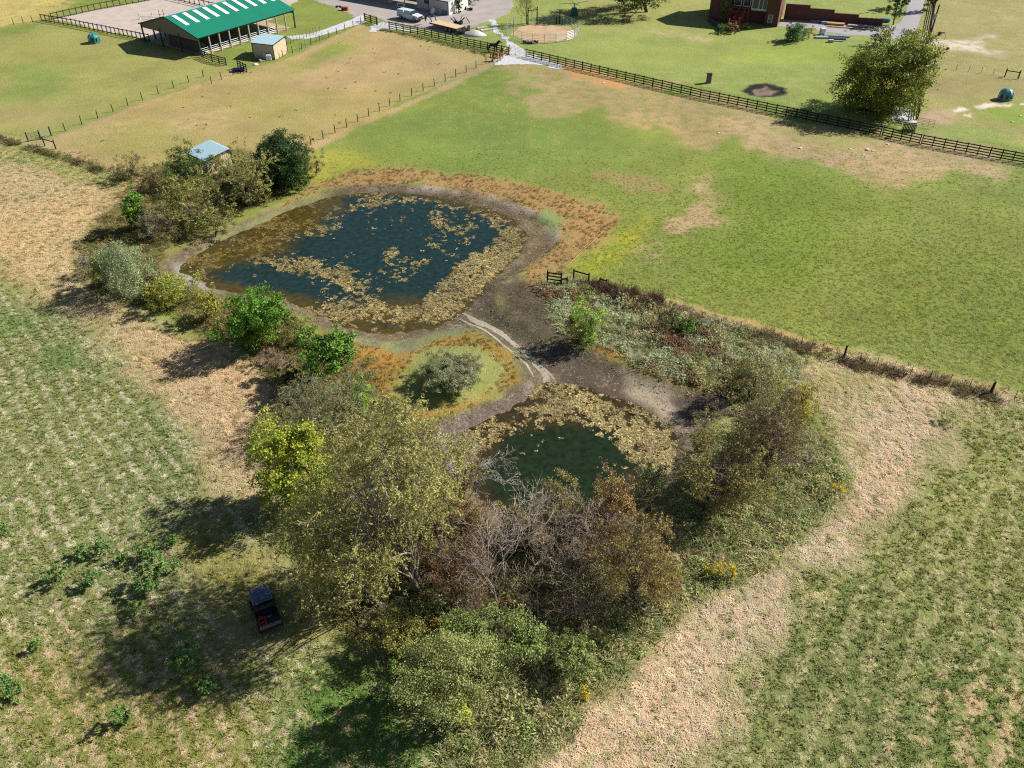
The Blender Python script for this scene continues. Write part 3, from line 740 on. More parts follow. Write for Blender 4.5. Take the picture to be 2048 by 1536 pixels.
def frame(A, B, Cc):
    """ground frame: origin A, u towards B, v towards Cc"""
    a, b, c = G(*A), G(*B), G(*Cc)
    u = (b - a); v = (c - a)
    return a, u.normalized(), v.normalized(), u.length, v.length

# the green roofed barn
a, u, v, W_, L_ = frame((404,114.2), (291,84), (595,56))
v = (v - u * v.dot(u)).normalized()
L_ = 23.0; EH, RH = 3.45, 5.75
barn = empty('barn', a, 0, 'long open sided barn with a green metal roof and white skylights', 'barn')
def bp(x, y, z): return u * x + v * y + Vector((0, 0, z))
nb = 10
for side in (0, W_):
    for i in range(nb + 1):
        p = bp(side, L_ * i / nb, 0)
        MB().beam(p - Vector((0, 0, .2)), p + Vector((0, 0, EH - .1)), .22, .22, up=v).build('post', M_BARNPOST if 0 < i < nb and side == 0 else M_TRIM, barn)
for x in (W_ * .33, W_ * .67):
    MB().beam(bp(x, 0, -.2), bp(x, 0, EH - .2), .22, .22, up=v).build('post', M_TRIM, barn)
OV = .35
for sgn in (0, 1):
    x0 = -OV if sgn == 0 else W_ + OV; z0 = EH - OV * (RH - EH) / (W_ / 2)
    p = [bp(x0, -.3, z0), bp(W_ / 2, -.3, RH), bp(W_ / 2, L_ + .3, RH), bp(x0, L_ + .3, z0)]
    t = Vector((0, 0, .07))
    roof = MB().loft([[q for q in p], [q + t for q in p]]).build('roof', M_GREENROOF, barn)
    # standing ribs of the sheet metal
    rb = MB()
    nr = 60
    for i in range(nr + 1):
        f = -.3 + (L_ + .6) * i / nr
        rb.beam(bp(x0, f, z0 + .082), bp(W_ / 2, f, RH + .082), .035, .03)
    o = rb.build('roof_rib', M_GREENROOF, roof); o['kind'] = 'stuff'
    if sgn == 0:
        for i in range(nb):
            f = L_ * (i + .42) / nb
            def rp(s, ff): return bp(W_ / 2 * (1 - s) + x0 * s * 0, ff, RH + (EH - RH) * s + .105)
            q = [rp(.06, f), rp(.06, f + .85), rp(.52, f + .85), rp(.52, f)]
            MB().loft([q, [k + Vector((0, 0, .03)) for k in q]]).build('skylight', M_SKYL, roof)
MB().beam(bp(W_ / 2, -.32, RH + .1), bp(W_ / 2, L_ + .32, RH + .1), .35, .06).build('ridge_cap', M_BLUEROOF, barn)
for yy in (0.0, L_):
    q = [bp(-.05, yy, EH - .75), bp(-.05, yy, EH - .05), bp(W_ / 2, yy, RH - .08), bp(W_ + .05, yy, EH - .05), bp(W_ + .05, yy, EH - .75)]
    MB().loft([q, [k + v * .06 for k in q]]).build('gable', M_TAUPE, barn)
MB().beam(bp(-.02, -.02, EH - .28), bp(-.02, L_, EH - .28), .08, .3).build('eave_beam', M_TRIM, barn)
MB().beam(bp(W_ + .02, -.02, EH - .28), bp(W_ + .02, L_, EH - .28), .08, .3).build('eave_beam', M_TRIM, barn)
for sgn in (0, 1):
    x0 = -OV if sgn == 0 else W_ + OV
    MB().beam(bp(x0, -.33, EH - .12), bp(W_ / 2, -.33, RH + .0), .05, .2).build('verge_trim', M_TRIM, barn)
# tube panels between the front posts
pg = cached('panelbar', lambda: MB().tube([(0, 0, 0), (1, 0, 0)], .022, 6).mesh('bar', M_GALV))
ang = math.atan2(v.y, v.x)
for i in range(8):
    for k in range(4):
        link('bar', pg, barn, bp(.14, L_ * i / nb + .12, .35 + k * .32), (0, 0, ang), (L_ / nb - .24, 1, 1))
# inner walls: boarded stalls under the gable and at the back
for k in range(30):
    x = .3 + (W_ * .62) * k / 30
    h = 2.1 + jitter(.12)
    MB().beam(bp(x + .16, 1.2, 0), bp(x + .16, 1.2, h), .3, .04, up=v).build('wall_board', M_DARKWOOD, barn)
MB().loft([[bp(W_ * .62, 1.3, 0), bp(W_ * .62, 1.3, 3.2), bp(W_ * .62, L_ * .72, 3.2), bp(W_ * .62, L_ * .72, 0)], [bp(W_ * .62 + .12, 1.3, 0), bp(W_ * .62 + .12, 1.3, 3.2), bp(W_ * .62 + .12, L_ * .72, 3.2), bp(W_ * .62 + .12, L_ * .72, 0)]]).build('inner_wall', M_DARKWOOD, barn)
q = [bp(.4, .6, .03), bp(W_ - .4, .6, .03), bp(W_ - .4, L_ - .4, .03), bp(.4, L_ - .4, .03)]
MB().add(q, [(0, 1, 2, 3)]).build('floor', M_DIRT, barn)

def lean_shed(A, B, Cc, hA, rise, label, m_wall, ridge=.9, cut=0.0):
    """small metal shed: gable wall from A to B, eave wall from A to Cc; ridge off centre"""
    a, u, v, W, L = frame(A, B, Cc)
    v = (v - u * v.dot(u)).normalized()
    r = empty('shed', a, 0, label, 'shed')
    def P(x, y, z): return u * x + v * y + Vector((0, 0, z))
    hB = hA + rise * .62
    zr = hA + rise
    for nm, y in (('gable_wall', 0), ('gable_wall', L)):
        q = [P(0, y, -.05), P(0, y, hA), P(W * ridge, y, zr), P(W, y, hB), P(W, y, -.05)]
        s = 1 if y == 0 else -1
        g = MB().loft([q, [k + v * (.06 * s) for k in q]]).build(nm, m_wall, r)
        n = int(W / .3)
        for i in range(1, n):
            x = W * i / n; zt = hA + (zr - hA) * (x / (W * ridge)) if x < W * ridge else zr + (hB - zr) * (x - W * ridge) / (W * (1 - ridge))
            MB().beam(P(x, y - .012 * s, 0), P(x, y - .012 * s, zt - .05), .035, .02, up=v).build('wall_rib', m_wall, g)
    for nm, x, h in (('side_wall', .06, hA), ('side_wall', W - .06, hB)):
        g = MB().beam(P(x, .07, h / 2 - .05), P(x, L - .07, h / 2 - .05), .06, h + .0).build(nm, m_wall, r)
        n = int(L / .3)
        for i in range(1, n):
            y = L * i / n; dx = -.035 if x < 1 else .035
            MB().beam(P(x + dx, y, 0), P(x + dx, y, h - .08), .02, .035, up=v).build('wall_rib', m_wall, g)
    for (x0, z0, x1, z1) in ((-.25, hA - .25 * rise / (W * ridge), W * ridge, zr), (W + .2, hB - .2 * (zr - hB) / (W * (1 - ridge)), W * ridge, zr)):
        q = [P(x0, -.2, z0 + .03), P(x1, -.2, z1 + .03), P(x1, L + .2, z1 + .03), P(x0, L + .2, z0 + .03)]
        rf = MB().loft([q, [k + Vector((0, 0, .05)) for k in q]]).build('roof', M_BLUEROOF, r)
        n = max(3, int(L / .3))
        for i in range(n + 1):
            y = -.2 + (L + .4) * i / n
            MB().beam(P(x0, y, z0 + .095), P(x1, y, z1 + .095), .04, .035).build('roof_rib', M_BLUEROOF, rf)
        MB().beam(P(x0, -.22, z0), P(x1, -.22, z1), .04, .14).build('verge_trim', M_TRIM, r)
        if x0 < 0: MB().beam(P(x0, -.2, z0), P(x0, L + .2, z0), .04, .12).build('eave_trim', M_TRIM, r)
    for x, y, h in ((-.02, -.02, hA), (W + .02, -.02, hB), (-.02, L, hA)):
        MB().beam(P(x, y, 0), P(x, y, h), .1, .1, up=v).build('corner_trim', M_TRIM, r)
    return r
lean_shed((550,119.5), (575.5,105.5), (528.5,108), 2.6, .42, 'small beige metal shed with a pale blue roof beside the barn', M_BEIGE)
lean_shed((418,352), (468,334), (378,336), 2.15, .45, 'small beige run-in shed with a pale blue roof behind the pond trees', M_BEIGE)

# the metal shop at the top edge
a = G(897,31); b = G(912,24); c = G(740,3)
v = (c - a).normalized(); u = Vector((-v.y, v.x, 0))
if u.dot(b - a) < 0: u = -u
shop = empty('shop_building', a, 0, 'long pale metal shop with open bays and a light green roof', 'shop')
M_SHOPWALL = mat('grey_shop_wall', S(205,196,196), .6, var=.05)
M_SHOPROOF = mat('pale_green_roof', S(196,222,204), .45, var=.04)
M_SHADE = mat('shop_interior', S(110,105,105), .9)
def sp(x, y, z): return u * x + v * y + Vector((0, 0, z))
def wallq(y0, y1, x, z0, z1, m, nm): return MB().loft([[sp(x, y0, z0), sp(x, y1, z0), sp(x, y1, z1), sp(x, y0, z1)], [sp(x + .12, y0, z0), sp(x + .12, y1, z0), sp(x + .12, y1, z1), sp(x + .12, y0, z1)]]).build(nm, m, shop)
wallq(0, 5.0, 0, 0, 2.7, M_SHOPWALL, 'wall'); wallq(5.05, 8.2, 1.3, 0, 2.9, M_SHOPWALL, 'wall')
wallq(5.6, 7.2, 1.26, 1.2, 2.2, mat('dark_window', (.02, .025, .03), .2), 'window')
wallq(8.3, 9.2, 1.3, 0, 2.9, M_SHOPWALL, 'wall'); wallq(16, 17.2, 1.3, 0, 2.9, M_SHOPWALL, 'wall'); wallq(24, 40, 1.3, 0, 2.9, M_SHOPWALL, 'wall')
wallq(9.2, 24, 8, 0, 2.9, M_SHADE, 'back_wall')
for y in (12.6, 20.5): MB().beam(sp(1.36, y, 0), sp(1.36, y, 2.9), .2, .2).build('post', M_SHOPWALL, shop)
MB().loft([[sp(0, -.0, 0), sp(0, -.0, 2.7), sp(7, 0, 3.4), sp(7, 0, 0)], [sp(0, -.12, 0), sp(0, -.12, 2.7), sp(7, -.12, 3.4), sp(7, -.12, 0)]]).build('end_wall', M_CASE, shop)
for (y0, y1, x0, z0) in ((-.3, 5.0, -.3, 2.72), (5.0, 40.3, .2, 2.92)):
    q = [sp(x0, y0, z0), sp(x0, y1, z0), sp(8, y1, z0 + 1.5), sp(8, y0, z0 + 1.5)]
    MB().loft([q, [k + Vector((0, 0, .08)) for k in q]]).build('roof', M_SHOPROOF, shop)
    MB().beam(sp(x0 - .03, y0, z0), sp(x0 - .03, y1, z0), .06, .16).build('eave_trim', M_TRIM, shop)
for y in (0, 5.0): MB().beam(sp(-.03, y, 0), sp(-.03, y, 2.7), .12, .12).build('corner_trim', M_TRIM, shop)

# the brick house
M_BRICK = mat('red_brown_brick', S(116,76,66), .9, var=.25, scale=6, bump=.3)
M_REDWOOD = mat('red_stained_wood', S(150,62,56), .8, var=.15)
M_GLASS = mat('window_glass', (.03, .045, .06), .08, spec=.6)
M_BLUEWHITE = mat('white_siding', S(226,230,236), .6, var=.04)
a = G(1416,41); b = G(1553.5,54.5)
u = (b - a); HW = u.length; u.normalize(); v = Vector((-u.y, u.x, 0))
house = empty('brick_house', a, 0, 'red brick house with white bay windows and a red deck', 'house')
def hp(x, y, z): return u * x + v * y + Vector((0, 0, z))
def hbox(x0, x1, y0, y1, z0, z1, m, nm, par=None):
    return MB().loft([[hp(x0, y0, z), hp(x1, y0, z), hp(x1, y1, z), hp(x0, y1, z)] for z in (z0, z1)]).build(nm, m, par or house)
HH = 6.4
wl = hbox(0, 4.2, 0, 10, -.1, HH, M_BRICK, 'wall')
hbox(4.2, HW - 2.6, 1.6, 10, -.1, HH, M_BRICK, 'wall'); wr = hbox(HW - 2.6, HW, 0, 10, -.1, HH, M_BRICK, 'wall')
# courses of brick on the faces that show: rows of stretchers, proud of the joint
cm = cached('brickrow', lambda: MB().bbox((0, -.012, 0), (1, .0, .19)).mesh('brick_course', M_BRICK))
for (x0, x1, par) in ((.0, 4.2, wl), (HW - 2.6, HW, wr)):
    for k in range(28):
        link('brick_course', cm, par, hp(x0, 0, .05 + k * .225), (0, 0, math.atan2(u.y, u.x)), (x1 - x0, 1, 1))
for (x0, x1) in ((4.5, 6.0), (6.3, 7.8), (8.1, 9.6)):
    w = hbox(x0, x1, 1.45, 1.58, 2.9, 5.6, M_BLUEWHITE, 'window')
    MB().loft([[hp(x0 + .15, 1.42, z), hp(x1 - .15, 1.42, z), hp(x1 - .15, 1.47, z), hp(x0 + .15, 1.47, z)] for z in (3.1, 5.4)]).build('pane', M_GLASS, w)
bw = hbox(HW - 5.6, HW - 2.6, .5, 1.6, 2.6, 6.0, M_BLUEWHITE, 'bay_window')
for (x0, x1) in ((HW - 5.4, HW - 4.3), (HW - 4.1, HW - 3.5), (HW - 3.35, HW - 2.75)):
    MB().loft([[hp(x0, .44, z), hp(x1, .44, z), hp(x1, .49, z), hp(x0, .49, z)] for z in (3.0, 5.6)]).build('pane', M_GLASS, bw)
w = hbox(HW - 2.0, HW - 1.1, -.05, -.014, .7, 2.2, M_BLUEWHITE, 'window')
for z0 in (.78, 1.5): MB().loft([[hp(HW - 1.9, -.07, z), hp(HW - 1.2, -.07, z), hp(HW - 1.2, -.052, z), hp(HW - 1.9, -.052, z)] for z in (z0, z0 + .62)]).build('pane', M_GLASS, w)
q = [hp(-.5, -.6, HH), hp(HW + .5, -.6, HH), hp(HW + .5, 5, HH + 3), hp(-.5, 5, HH + 3)]
MB().loft([q, [k + Vector((0, 0, .15)) for k in q]]).build('roof', mat('grey_shingle', S(120,112,108), .9), house)
q = [hp(-.5, 10.6, HH), hp(HW + .5, 10.6, HH), hp(HW + .5, 5, HH + 3), hp(-.5, 5, HH + 3)]
MB().loft([q, [k + Vector((0, 0, .15)) for k in q]]).build('roof', MATS['grey_shingle'], house)
# deck: floor planks, posts, rails, stair
for k in range(10): hbox(4.6, HW - 5.7, -2.2 + k * .36, -2.2 + k * .36 + .33, 2.45, 2.5, M_REDWOOD, 'deck_plank')
for x in (4.7, 7.2, HW - 5.8):
    MB().beam(hp(x, -2.1, 0), hp(x, -2.1, 3.5), .16, .16).build('deck_post', M_REDWOOD, house)
for z in (2.75, 3.45):
    MB().beam(hp(4.7, -2.15, z), hp(HW - 5.8, -2.15, z), .1, .1).build('deck_rail', M_REDWOOD, house)
for s in (-.55, .55):
    MB().beam(hp(6.6 + s, -2.2, 2.45), hp(6.1 + s, -4.6, 1.1), .12, .22).build('stair_rail', M_REDWOOD, house)
    MB().beam(hp(6.6 + s, -2.2, 3.4), hp(6.1 + s, -4.6, 2.05), .1, .1).build('stair_rail', M_REDWOOD, house)
for k in range(7):
    f = k / 7; x = 6.6 - .5 * f; y = -2.3 - 2.2 * f
    MB().beam(hp(x - .5, y, 2.35 - 1.3 * f), hp(x + .5, y, 2.35 - 1.3 * f), .3, .05).build('stair_tread', M_REDWOOD, house)
hbox(4.9, 7.0, -6.0, -4.6, 1.0, 1.06, M_REDWOOD, 'landing')
for (x, y) in ((4.95, -5.95), (6.95, -5.95), (4.95, -4.65), (6.95, -4.65)):
    MB().beam(hp(x, y, 0), hp(x, y, 2.0), .12, .12).build('deck_post', M_REDWOOD, house)
for z in (1.45, 1.95):
    MB().beam(hp(4.95, -5.97, z), hp(6.95, -5.97, z), .08, .08).build('deck_rail', M_REDWOOD, house)
    MB().beam(hp(4.93, -5.95, z), hp(4.93, -4.65, z), .08, .08).build('deck_rail', M_REDWOOD, house)
for k in range(8): MB().beam(hp(5.1 + k * .24, -5.97, 1.1), hp(5.1 + k * .24, -5.97, 1.95), .04, .04).build('baluster', M_REDWOOD, house)
# stepped retaining wall
a = G(1567,38.5); b = G(1764,52)
u = (b - a); RW = u.length; u.normalize(); v = Vector((-u.y, u.x, 0))
rw = empty('retaining_wall', a, 0, 'long red brick retaining wall stepping down to the right of the house', 'wall')
hs = (2.9, 2.35, 1.75, 1.2)
for k in range(4):
    x0, x1 = RW * k / 4, RW * (k + 1) / 4
    seg = MB().loft([[u * x0 + Vector((0, 0, z)), u * x1 + Vector((0, 0, z)), u * x1 + v * .3 + Vector((0, 0, z)), u * x0 + v * .3 + Vector((0, 0, z))] for z in (-.1, hs[k])]).build('wall_section', M_BRICK, rw)
    MB().beam(u * (x0 - .04) + v * .15 + Vector((0, 0, hs[k] + .045)), u * (x1 + .04) + v * .15 + Vector((0, 0, hs[k] + .045)), .4, .08).build('coping', M_BRICK, seg)
    for j in range(int(hs[k] / .23)):
        link('brick_course', cm, seg, u * x0 + Vector((0, 0, .02 + j * .225)), (0, 0, math.atan2(u.y, u.x)), (x1 - x0, 1, 1))
# low stone edging left of the house steps
mb = MB()
st = [(1418,41), (1426,48), (1436,55), (1441,62)]
for i in range(3):
    p0, p1 = G(*st[i]), G(*st[i + 1])
    for k in range(4):
        p = p0.lerp(p1, (k + .5) / 4)
        ed = empty('garden_wall', p, 0) if (i == 0 and k == 0) else ed
        if i == 0 and k == 0: e0 = p.copy(); tag(ed, 'low dark stone garden wall curving down from the house corner', 'wall')
        MB().box((0, 0, .35), (1.0 + jitter(.1), .6, .75 + jitter(.1)), Matrix.Rotation(math.atan2((p1 - p0).y, (p1 - p0).x), 4, 'Z')).build('stone', mat('dark_stone', S(96,84,78), .9, var=.3), ed, p - e0, bevel=.06)
# ------------------------------------------------------------------ round pen: every panel a part
c = (U(1080,84) + U(1092,47)) / 2; PR = 7.2
pc = Vector((c[0], c[1], 0))
pen = empty('round_pen', pc, 0, 'round pen of silver tube panels on trodden dirt', 'pen')
NP = 20
def pen_panel():
    mb = MB(); L = 2 * PR * math.sin(math.pi / NP) - .08
    for x in (0, L): mb.tube([(x, 0, .05), (x, 0, 1.65)], .025, 5)
    mb.tube([(L / 2, 0, .1), (L / 2, 0, 1.6)], .016, 5)
    for k in range(6): mb.tube([(0, 0, .2 + k * .285), (L, 0, .2 + k * .285)], .02, 5)
    return mb.mesh('panel', M_GALV)
pm = pen_panel()
for i in range(NP):
    a0 = 2 * math.pi * i / NP; a1 = 2 * math.pi * (i + 1) / NP
    p0 = Vector((math.cos(a0), math.sin(a0), 0)) * PR; p1 = Vector((math.cos(a1), math.sin(a1), 0)) * PR
    d = p1 - p0
    link('panel', pm, pen, p0 + d.normalized() * .04, (0, 0, math.atan2(d.y, d.x)))
gf = empty('gate_frame', G(1056,50), 0, 'two tall dark posts joined by a crossbar behind the round pen', 'gate frame')
d = G(1074,48) - G(1056,50)
for p in (Vector((0, 0, 0)), d): MB().tube([p, p + Vector((0, 0, 3.3))], .12, 7).build('post', M_POST, gf)
MB().tube([Vector((0, 0, 2.7)), d + Vector((0, 0, 2.75))], .08, 6).build('crossbar', M_POST, gf)
po = empty('post_box', G(1119,48), 0, 'dark post with a small teal box on top behind the round pen', 'post')
MB().tube([(0, 0, 0), (0, 0, 2.4)], .12, 7).build('post', M_POST, po)
MB().box((0, 0, 2.55), (.45, .4, .4)).build('box', mat('teal_plastic', S(84,140,140), .5), po, bevel=.04)
post_thing(1113, 48, 'short dark post between the teal box post and the pen', 1.5, .1)
# horse walker
M_DGREEN = mat('dark_green_paint', S(40,112,84), .5, var=.08)
hw = empty('horse_walker', G(1148,30.5), 0, 'green bell shaped horse walker with thin silver arms', 'horse walker')
rings = []
for (z, r) in ((0, .95), (.6, .8), (1.2, .62), (1.5, .45), (1.55, .2)):
    rings.append([(r * math.cos(k * math.pi / 7), r * math.sin(k * math.pi / 7), z) for k in range(14)])
MB().loft(rings).build('base', M_DGREEN, hw, smooth=False)
MB().tube([(0, 0, 1.5), (0, 0, 2.4)], .1, 8).build('mast', M_GALV, hw)
for k in range(4):
    a = .35 + k * math.pi / 2; e = Vector((math.cos(a), math.sin(a), 0)) * 3.3
    arm = MB().tube([(0, 0, 2.3), e + Vector((0, 0, 2.5))], .04, 6).build('arm', M_GALV, hw)
    MB().tube([(0, 0, 1.7), e * .3 + Vector((0, 0, 2.32))], .03, 6).build('strut', M_GALV, arm)
    MB().tube([e + Vector((0, 0, 2.5)), e + Vector((0, 0, 1.5))], .015, 5).build('lead', M_GALV, arm)

# ------------------------------------------------------------------ dome hay feeders
M_TEAL = mat('teal_plastic_shell', S(44,142,148), .4, var=.06, spec=.45)
M_TEALL = mat('pale_teal_plastic', S(96,160,172), .4, var=.06)
M_HOLE = mat('dark_hollow', (.01, .012, .012), .9)
def hay_feeder(px, py, rz, label, m):
    r = empty('hay_feeder', G(px, py), rz, label, 'hay feeder', 'dome hay feeders')
    R = 1.05; N = 8
    def prof(z): return R * (1 - .06 * z) if z < .9 else R * .95 * math.sqrt(max(0, 1 - ((z - .9) / .85) ** 2))
    # shell panels with an arched feeding hole in each side panel
    for k in range(N):
        a0, a1 = 2 * math.pi * k / N, 2 * math.pi * (k + 1) / N
        mb = MB(); zs_ = (0, .35, .95, 1.15, 1.35, 1.55, 1.68)
        def pt(t, z, s=1.0): 
            a = a0 + (a1 - a0) * t; q = prof(z) * s; return (q * math.cos(a), q * math.sin(a), z)
        for s in (1.0, .95):
            for i in range(len(zs_) - 1):
                ts = (0, .22, .78, 1)
                for j in range(3):
                    if j == 1 and .3 < zs_[i] < .9: continue
                    q = [pt(ts[j], zs_[i], s), pt(ts[j + 1], zs_[i], s), pt(ts[j + 1], zs_[i + 1], s), pt(ts[j], zs_[i + 1], s)]
                    mb.add(q, [(0, 1, 2, 3) if s == 1.0 else (3, 2, 1, 0)])
        for (t0, z0, t1, z1) in ((.22, .35, .78, .35), (.22, .95, .78, .95), (.22, .35, .22, .95), (.78, .35, .78, .95)):
            mb.add([pt(t0, z0), pt(t1, z1), pt(t1, z1, .95), pt(t0, z0, .95)], [(0, 1, 2, 3)])
        mb.build('shell_panel', m, r)
        rib = MB()
        rib.tube([pt(0, z, 1.015) for z in (0.02, .35, .95, 1.15, 1.35, 1.55, 1.67)], .045, 5).build('seam_rib', m, r)
    MB().tube([(0, 0, 1.6), (0, 0, 1.72)], [.42, .36], 12).build('top_cap', m, r)
    MB().tube([(0, 0, .02), (0, 0, .75), (0, 0, .95)], [.75, .72, .4], 12).build('hay_bale', mat('hay', S(150,132,84), .95, bump=.6), r)
hay_feeder(190, 85.5, .5, 'teal dome hay feeder on the grass left of the barn', M_TEAL)
hay_feeder(2009, 199, .9, 'blue green dome hay feeder in the right field', M_TEALL)

# ------------------------------------------------------------------ horses
def horse(px, py, rz, coat, legs, label, head_up=.2, white=None):
    r = empty('horse', G(px, py), rz, label, 'horse', 'horses at the gate')
    m = mat('coat_' + coat, {'bay': S(150,84,56), 'black': S(46,42,52)}[coat], .55, var=.15, scale=3)
    # continuous body from a skinned skeleton; x forward, shoulder height 1.5 m
    V = [(0, 0, 1.22), (-.42, 0, 1.27), (-.74, 0, 1.22), (.4, 0, 1.2), (.72, 0, 1.27), (.98, 0, 1.5), (1.22, 0, 1.72 + head_up * .3), (1.42, 0, 1.66 + head_up * .3), (1.66, 0, 1.42 + head_up * .2), (1.76, 0, 1.3 + head_up * .2)]
    R = [(.33, .36), (.33, .35), (.26, .3), (.31, .36), (.24, .3), (.15, .21), (.12, .15), (.12, .15), (.085, .1), (.07, .08)]
    E = [(0, 1), (1, 2), (0, 3), (3, 4), (4, 5), (5, 6), (6, 7), (7, 8), (8, 9)]
    def limb(root, pts, rs):
        p = root
        for q, rr in zip(pts, rs):
            V.append(q); R.append((rr, rr)); E.append((p, len(V) - 1)); p = len(V) - 1
    for s in (-.17, .17):
        dx = .06 if s > 0 else -.07
        limb(4, [(.66 + dx, s, .95), (.68 + dx, s, .55), (.67 + dx, s, .2), (.71 + dx, s, .04)], [.12, .07, .048, .065])
        limb(2, [(-.66 + dx, s, .98), (-.6 + dx * 1.5, s, .8), (-.82 + dx, s, .52), (-.76 + dx, s, .2), (-.72 + dx, s, .04)], [.17, .12, .07, .05, .065])
    me = bpy.data.meshes.new('horse_body'); me.from_pydata(V, E, [])
    me.materials.append(m)
    o = link('body', me, r)
    sk = o.modifiers.new('skin', 'SKIN'); sk.use_smooth_shade = True
    for i, d in enumerate(me.skin_vertices[0].data): d.radius = R[i]; d.use_root = (i == 0)
    o.modifiers.new('sub', 'SUBSURF').levels = 1; o.modifiers['sub'].render_levels = 1
    dark = mat('mane_' + coat, S(34,28,28), .8)
    mb = MB(); ps = [Vector(V[i]) for i in (4, 5, 6)]
    mb.loft([[ps[0] + Vector((-.1, -.02, .22)), ps[0] + Vector((-.1, .02, .22)), ps[0] + Vector((-.16, 0, .34))], [ps[1] + Vector((-.12, -.03, .1)), ps[1] + Vector((-.12, .03, .1)), ps[1] + Vector((-.22, 0, .26))], [ps[2] + Vector((-.08, -.03, .08)), ps[2] + Vector((-.08, .03, .08)), ps[2] + Vector((-.1, 0, .24))]]).build('mane', dark, r)
    MB().tube([(-.95, 0, 1.3), (-1.1, 0, 1.1), (-1.12, 0, .7), (-1.06, 0, .5)], [.05, .09, .08, .02], 6).build('tail', dark, r, smooth=True)
    for s in (-.07, .07):
        p = Vector(V[6]) + Vector((.0, s, .12)); MB().tube([p, p + Vector((.02, s * .3, .15))], [.045, .008], 5).build('ear', m, r)
    for k, (x, y) in enumerate(((.74, -.17), (.8, .17), (-.76, -.17), (-.66, .17))):
        MB().tube([(x - .01, y, 0), (x - .03, y, .09)], [.075, .06], 7).build('hoof', dark if k else mat('pale_hoof', S(190,180,168), .7), r)
    if white: MB().tube([(1.6, 0, 1.55 + head_up * .2), (1.74, 0, 1.4 + head_up * .2)], [.04, .035], 5).build('blaze', M_CASE, r)
    return r
horse(993, 121.5, .25, 'bay', 0, 'bay horse with dark tail standing at the pale hitching rail', .15)
horse(986, 103.5, .10, 'black', 0, 'black horse standing close to the black board fence', .3)
# white stones and a sack on the gravel by the gate
def rock(px, py, r, label, m, name='rock', sq=.6):
    mb = MB(); n = 8
    rings = []
    for (z, k) in ((-.1, .9), (.15, 1.0), (.45, .8), (.6, .35)):
        rings.append([((k * r * (1 + jitter(.2))) * math.cos(2 * math.pi * i / n), (k * r * (1 + jitter(.2))) * math.sin(2 * math.pi * i / n) * .8, z * r * sq * 1.6) for i in range(n)])
    p = G(px, py); p.z = gzp(p.x, p.y)
    return tag(mb.loft(rings).build(name, m, None, p, smooth=False), label, name.replace('_', ' '))
M_ROCK = mat('white_limestone', S(232,224,212), .9, var=.1, bump=.4)
rock(1020, 109, .6, 'pale cream sack lying on the gravel beside the gate', M_ROCK, 'feed_sack', .5)
rock(1033, 110, .3, 'small white limestone at the foot of the pale pipe gate', M_ROCK)
for (px, py, r, l) in ((1207,166,.35,'flat white stone in the worn turf below the long fence'), (1437,266,.35,'white stone in the tan patch under the long fence'),
                       (1600,297,.5,'long white stone left of the pair in the tan worn patch'), (1735,300,.6,'large white stone in the tan worn patch'), (1746,302,.35,'small white stone beside the large one'),
                       (1700,298,.35,'white stone between the long one and the large one'), (1775,289,.4,'white stone nearest the black fence and feeder'), (1726,310,.3,'lowest white stone in the tan worn patch'),
                       (2024,244,.4,'white stone in the grass above the fence at the right'), (2040,232,.4,'white stone at the right edge below the feeder')):
    rock(px, py, r * .62, l, M_ROCK)
rock(1776, 277, .45, 'reddish stone at the foot of the black fence', mat('red_stone', S(150,110,96), .9))

# ------------------------------------------------------------------ pickup truck with topper
M_WPAINT = mat('white_car_paint', S(222,232,240), .25, var=.02, spec=.5)
M_TYRE = mat('tyre_rubber', (.012, .012, .013), .8)
M_RIM = mat('wheel_rim', S(180,180,184), .35, metal=.8)
M_CARGLASS = mat('car_glass', (.02, .03, .045), .06, spec=.6)
M_PLASTIC = mat('black_plastic', (.015, .015, .018), .5)
M_LAMP = mat('lamp_glass', S(230,230,225), .15)
M_REDLAMP = mat('red_lamp', S(170,30,28), .3)
def wheel(par, x, y, z, r, w, name='wheel'):
    wh = MB().tube([(x, y - w / 2, z), (x, y - w * .42, z), (x, y + w * .42, z), (x, y + w / 2, z)], [r * .86, r, r, r * .86], 18).build(name, M_TYRE, par, smooth=False)
    MB().tube([(x, y - w / 2 - .01, z), (x, y + w / 2 + .01, z)], r * .56, 12).build('rim', M_RIM, wh)
    return wh
d = G(829.5, 44.6) - G(801.5, 38.2)
tr = empty('pickup_truck', (G(829.5, 44.6) + G(801.5, 38.2)) / 2 + Vector((d.y, -d.x, 0)).normalized() * -.8, math.atan2(d.y, d.x), 'white pickup truck with a topper parked behind the black fence', 'pickup truck')
def sect(x, w, zb, zt, tw=None): 
    tw = tw or w
    return [(x, -w, zb), (x, w, zb), (x, w, (zb + zt) / 2), (x, tw, zt), (x, -tw, zt), (x, -w, (zb + zt) / 2)]
MB().loft([sect(-2.85, .9, .6, 1.2, .88), sect(-2.75, .97, .5, 1.32, .95), sect(1.2, .98, .5, 1.32, .95), sect(1.35, .98, .5, 1.3, .93), sect(2.5, .97, .5, 1.22, .88), sect(2.8, .9, .55, 1.12, .8)]).build('body', M_WPAINT, tr, bevel=.05)
MB().loft([sect(-1.05, .94, 1.31, 1.35, .93), sect(-.8, .93, 1.31, 1.92, .72), sect(.65, .93, 1.31, 1.92, .72), sect(1.45, .93, 1.28, 1.33, .9)]).build('cab', M_WPAINT, tr, bevel=.04)
MB().loft([sect(-2.78, .94, 1.31, 1.86, .84), sect(-1.08, .94, 1.31, 1.9, .84)]).build('topper', M_WPAINT, tr, bevel=.06)
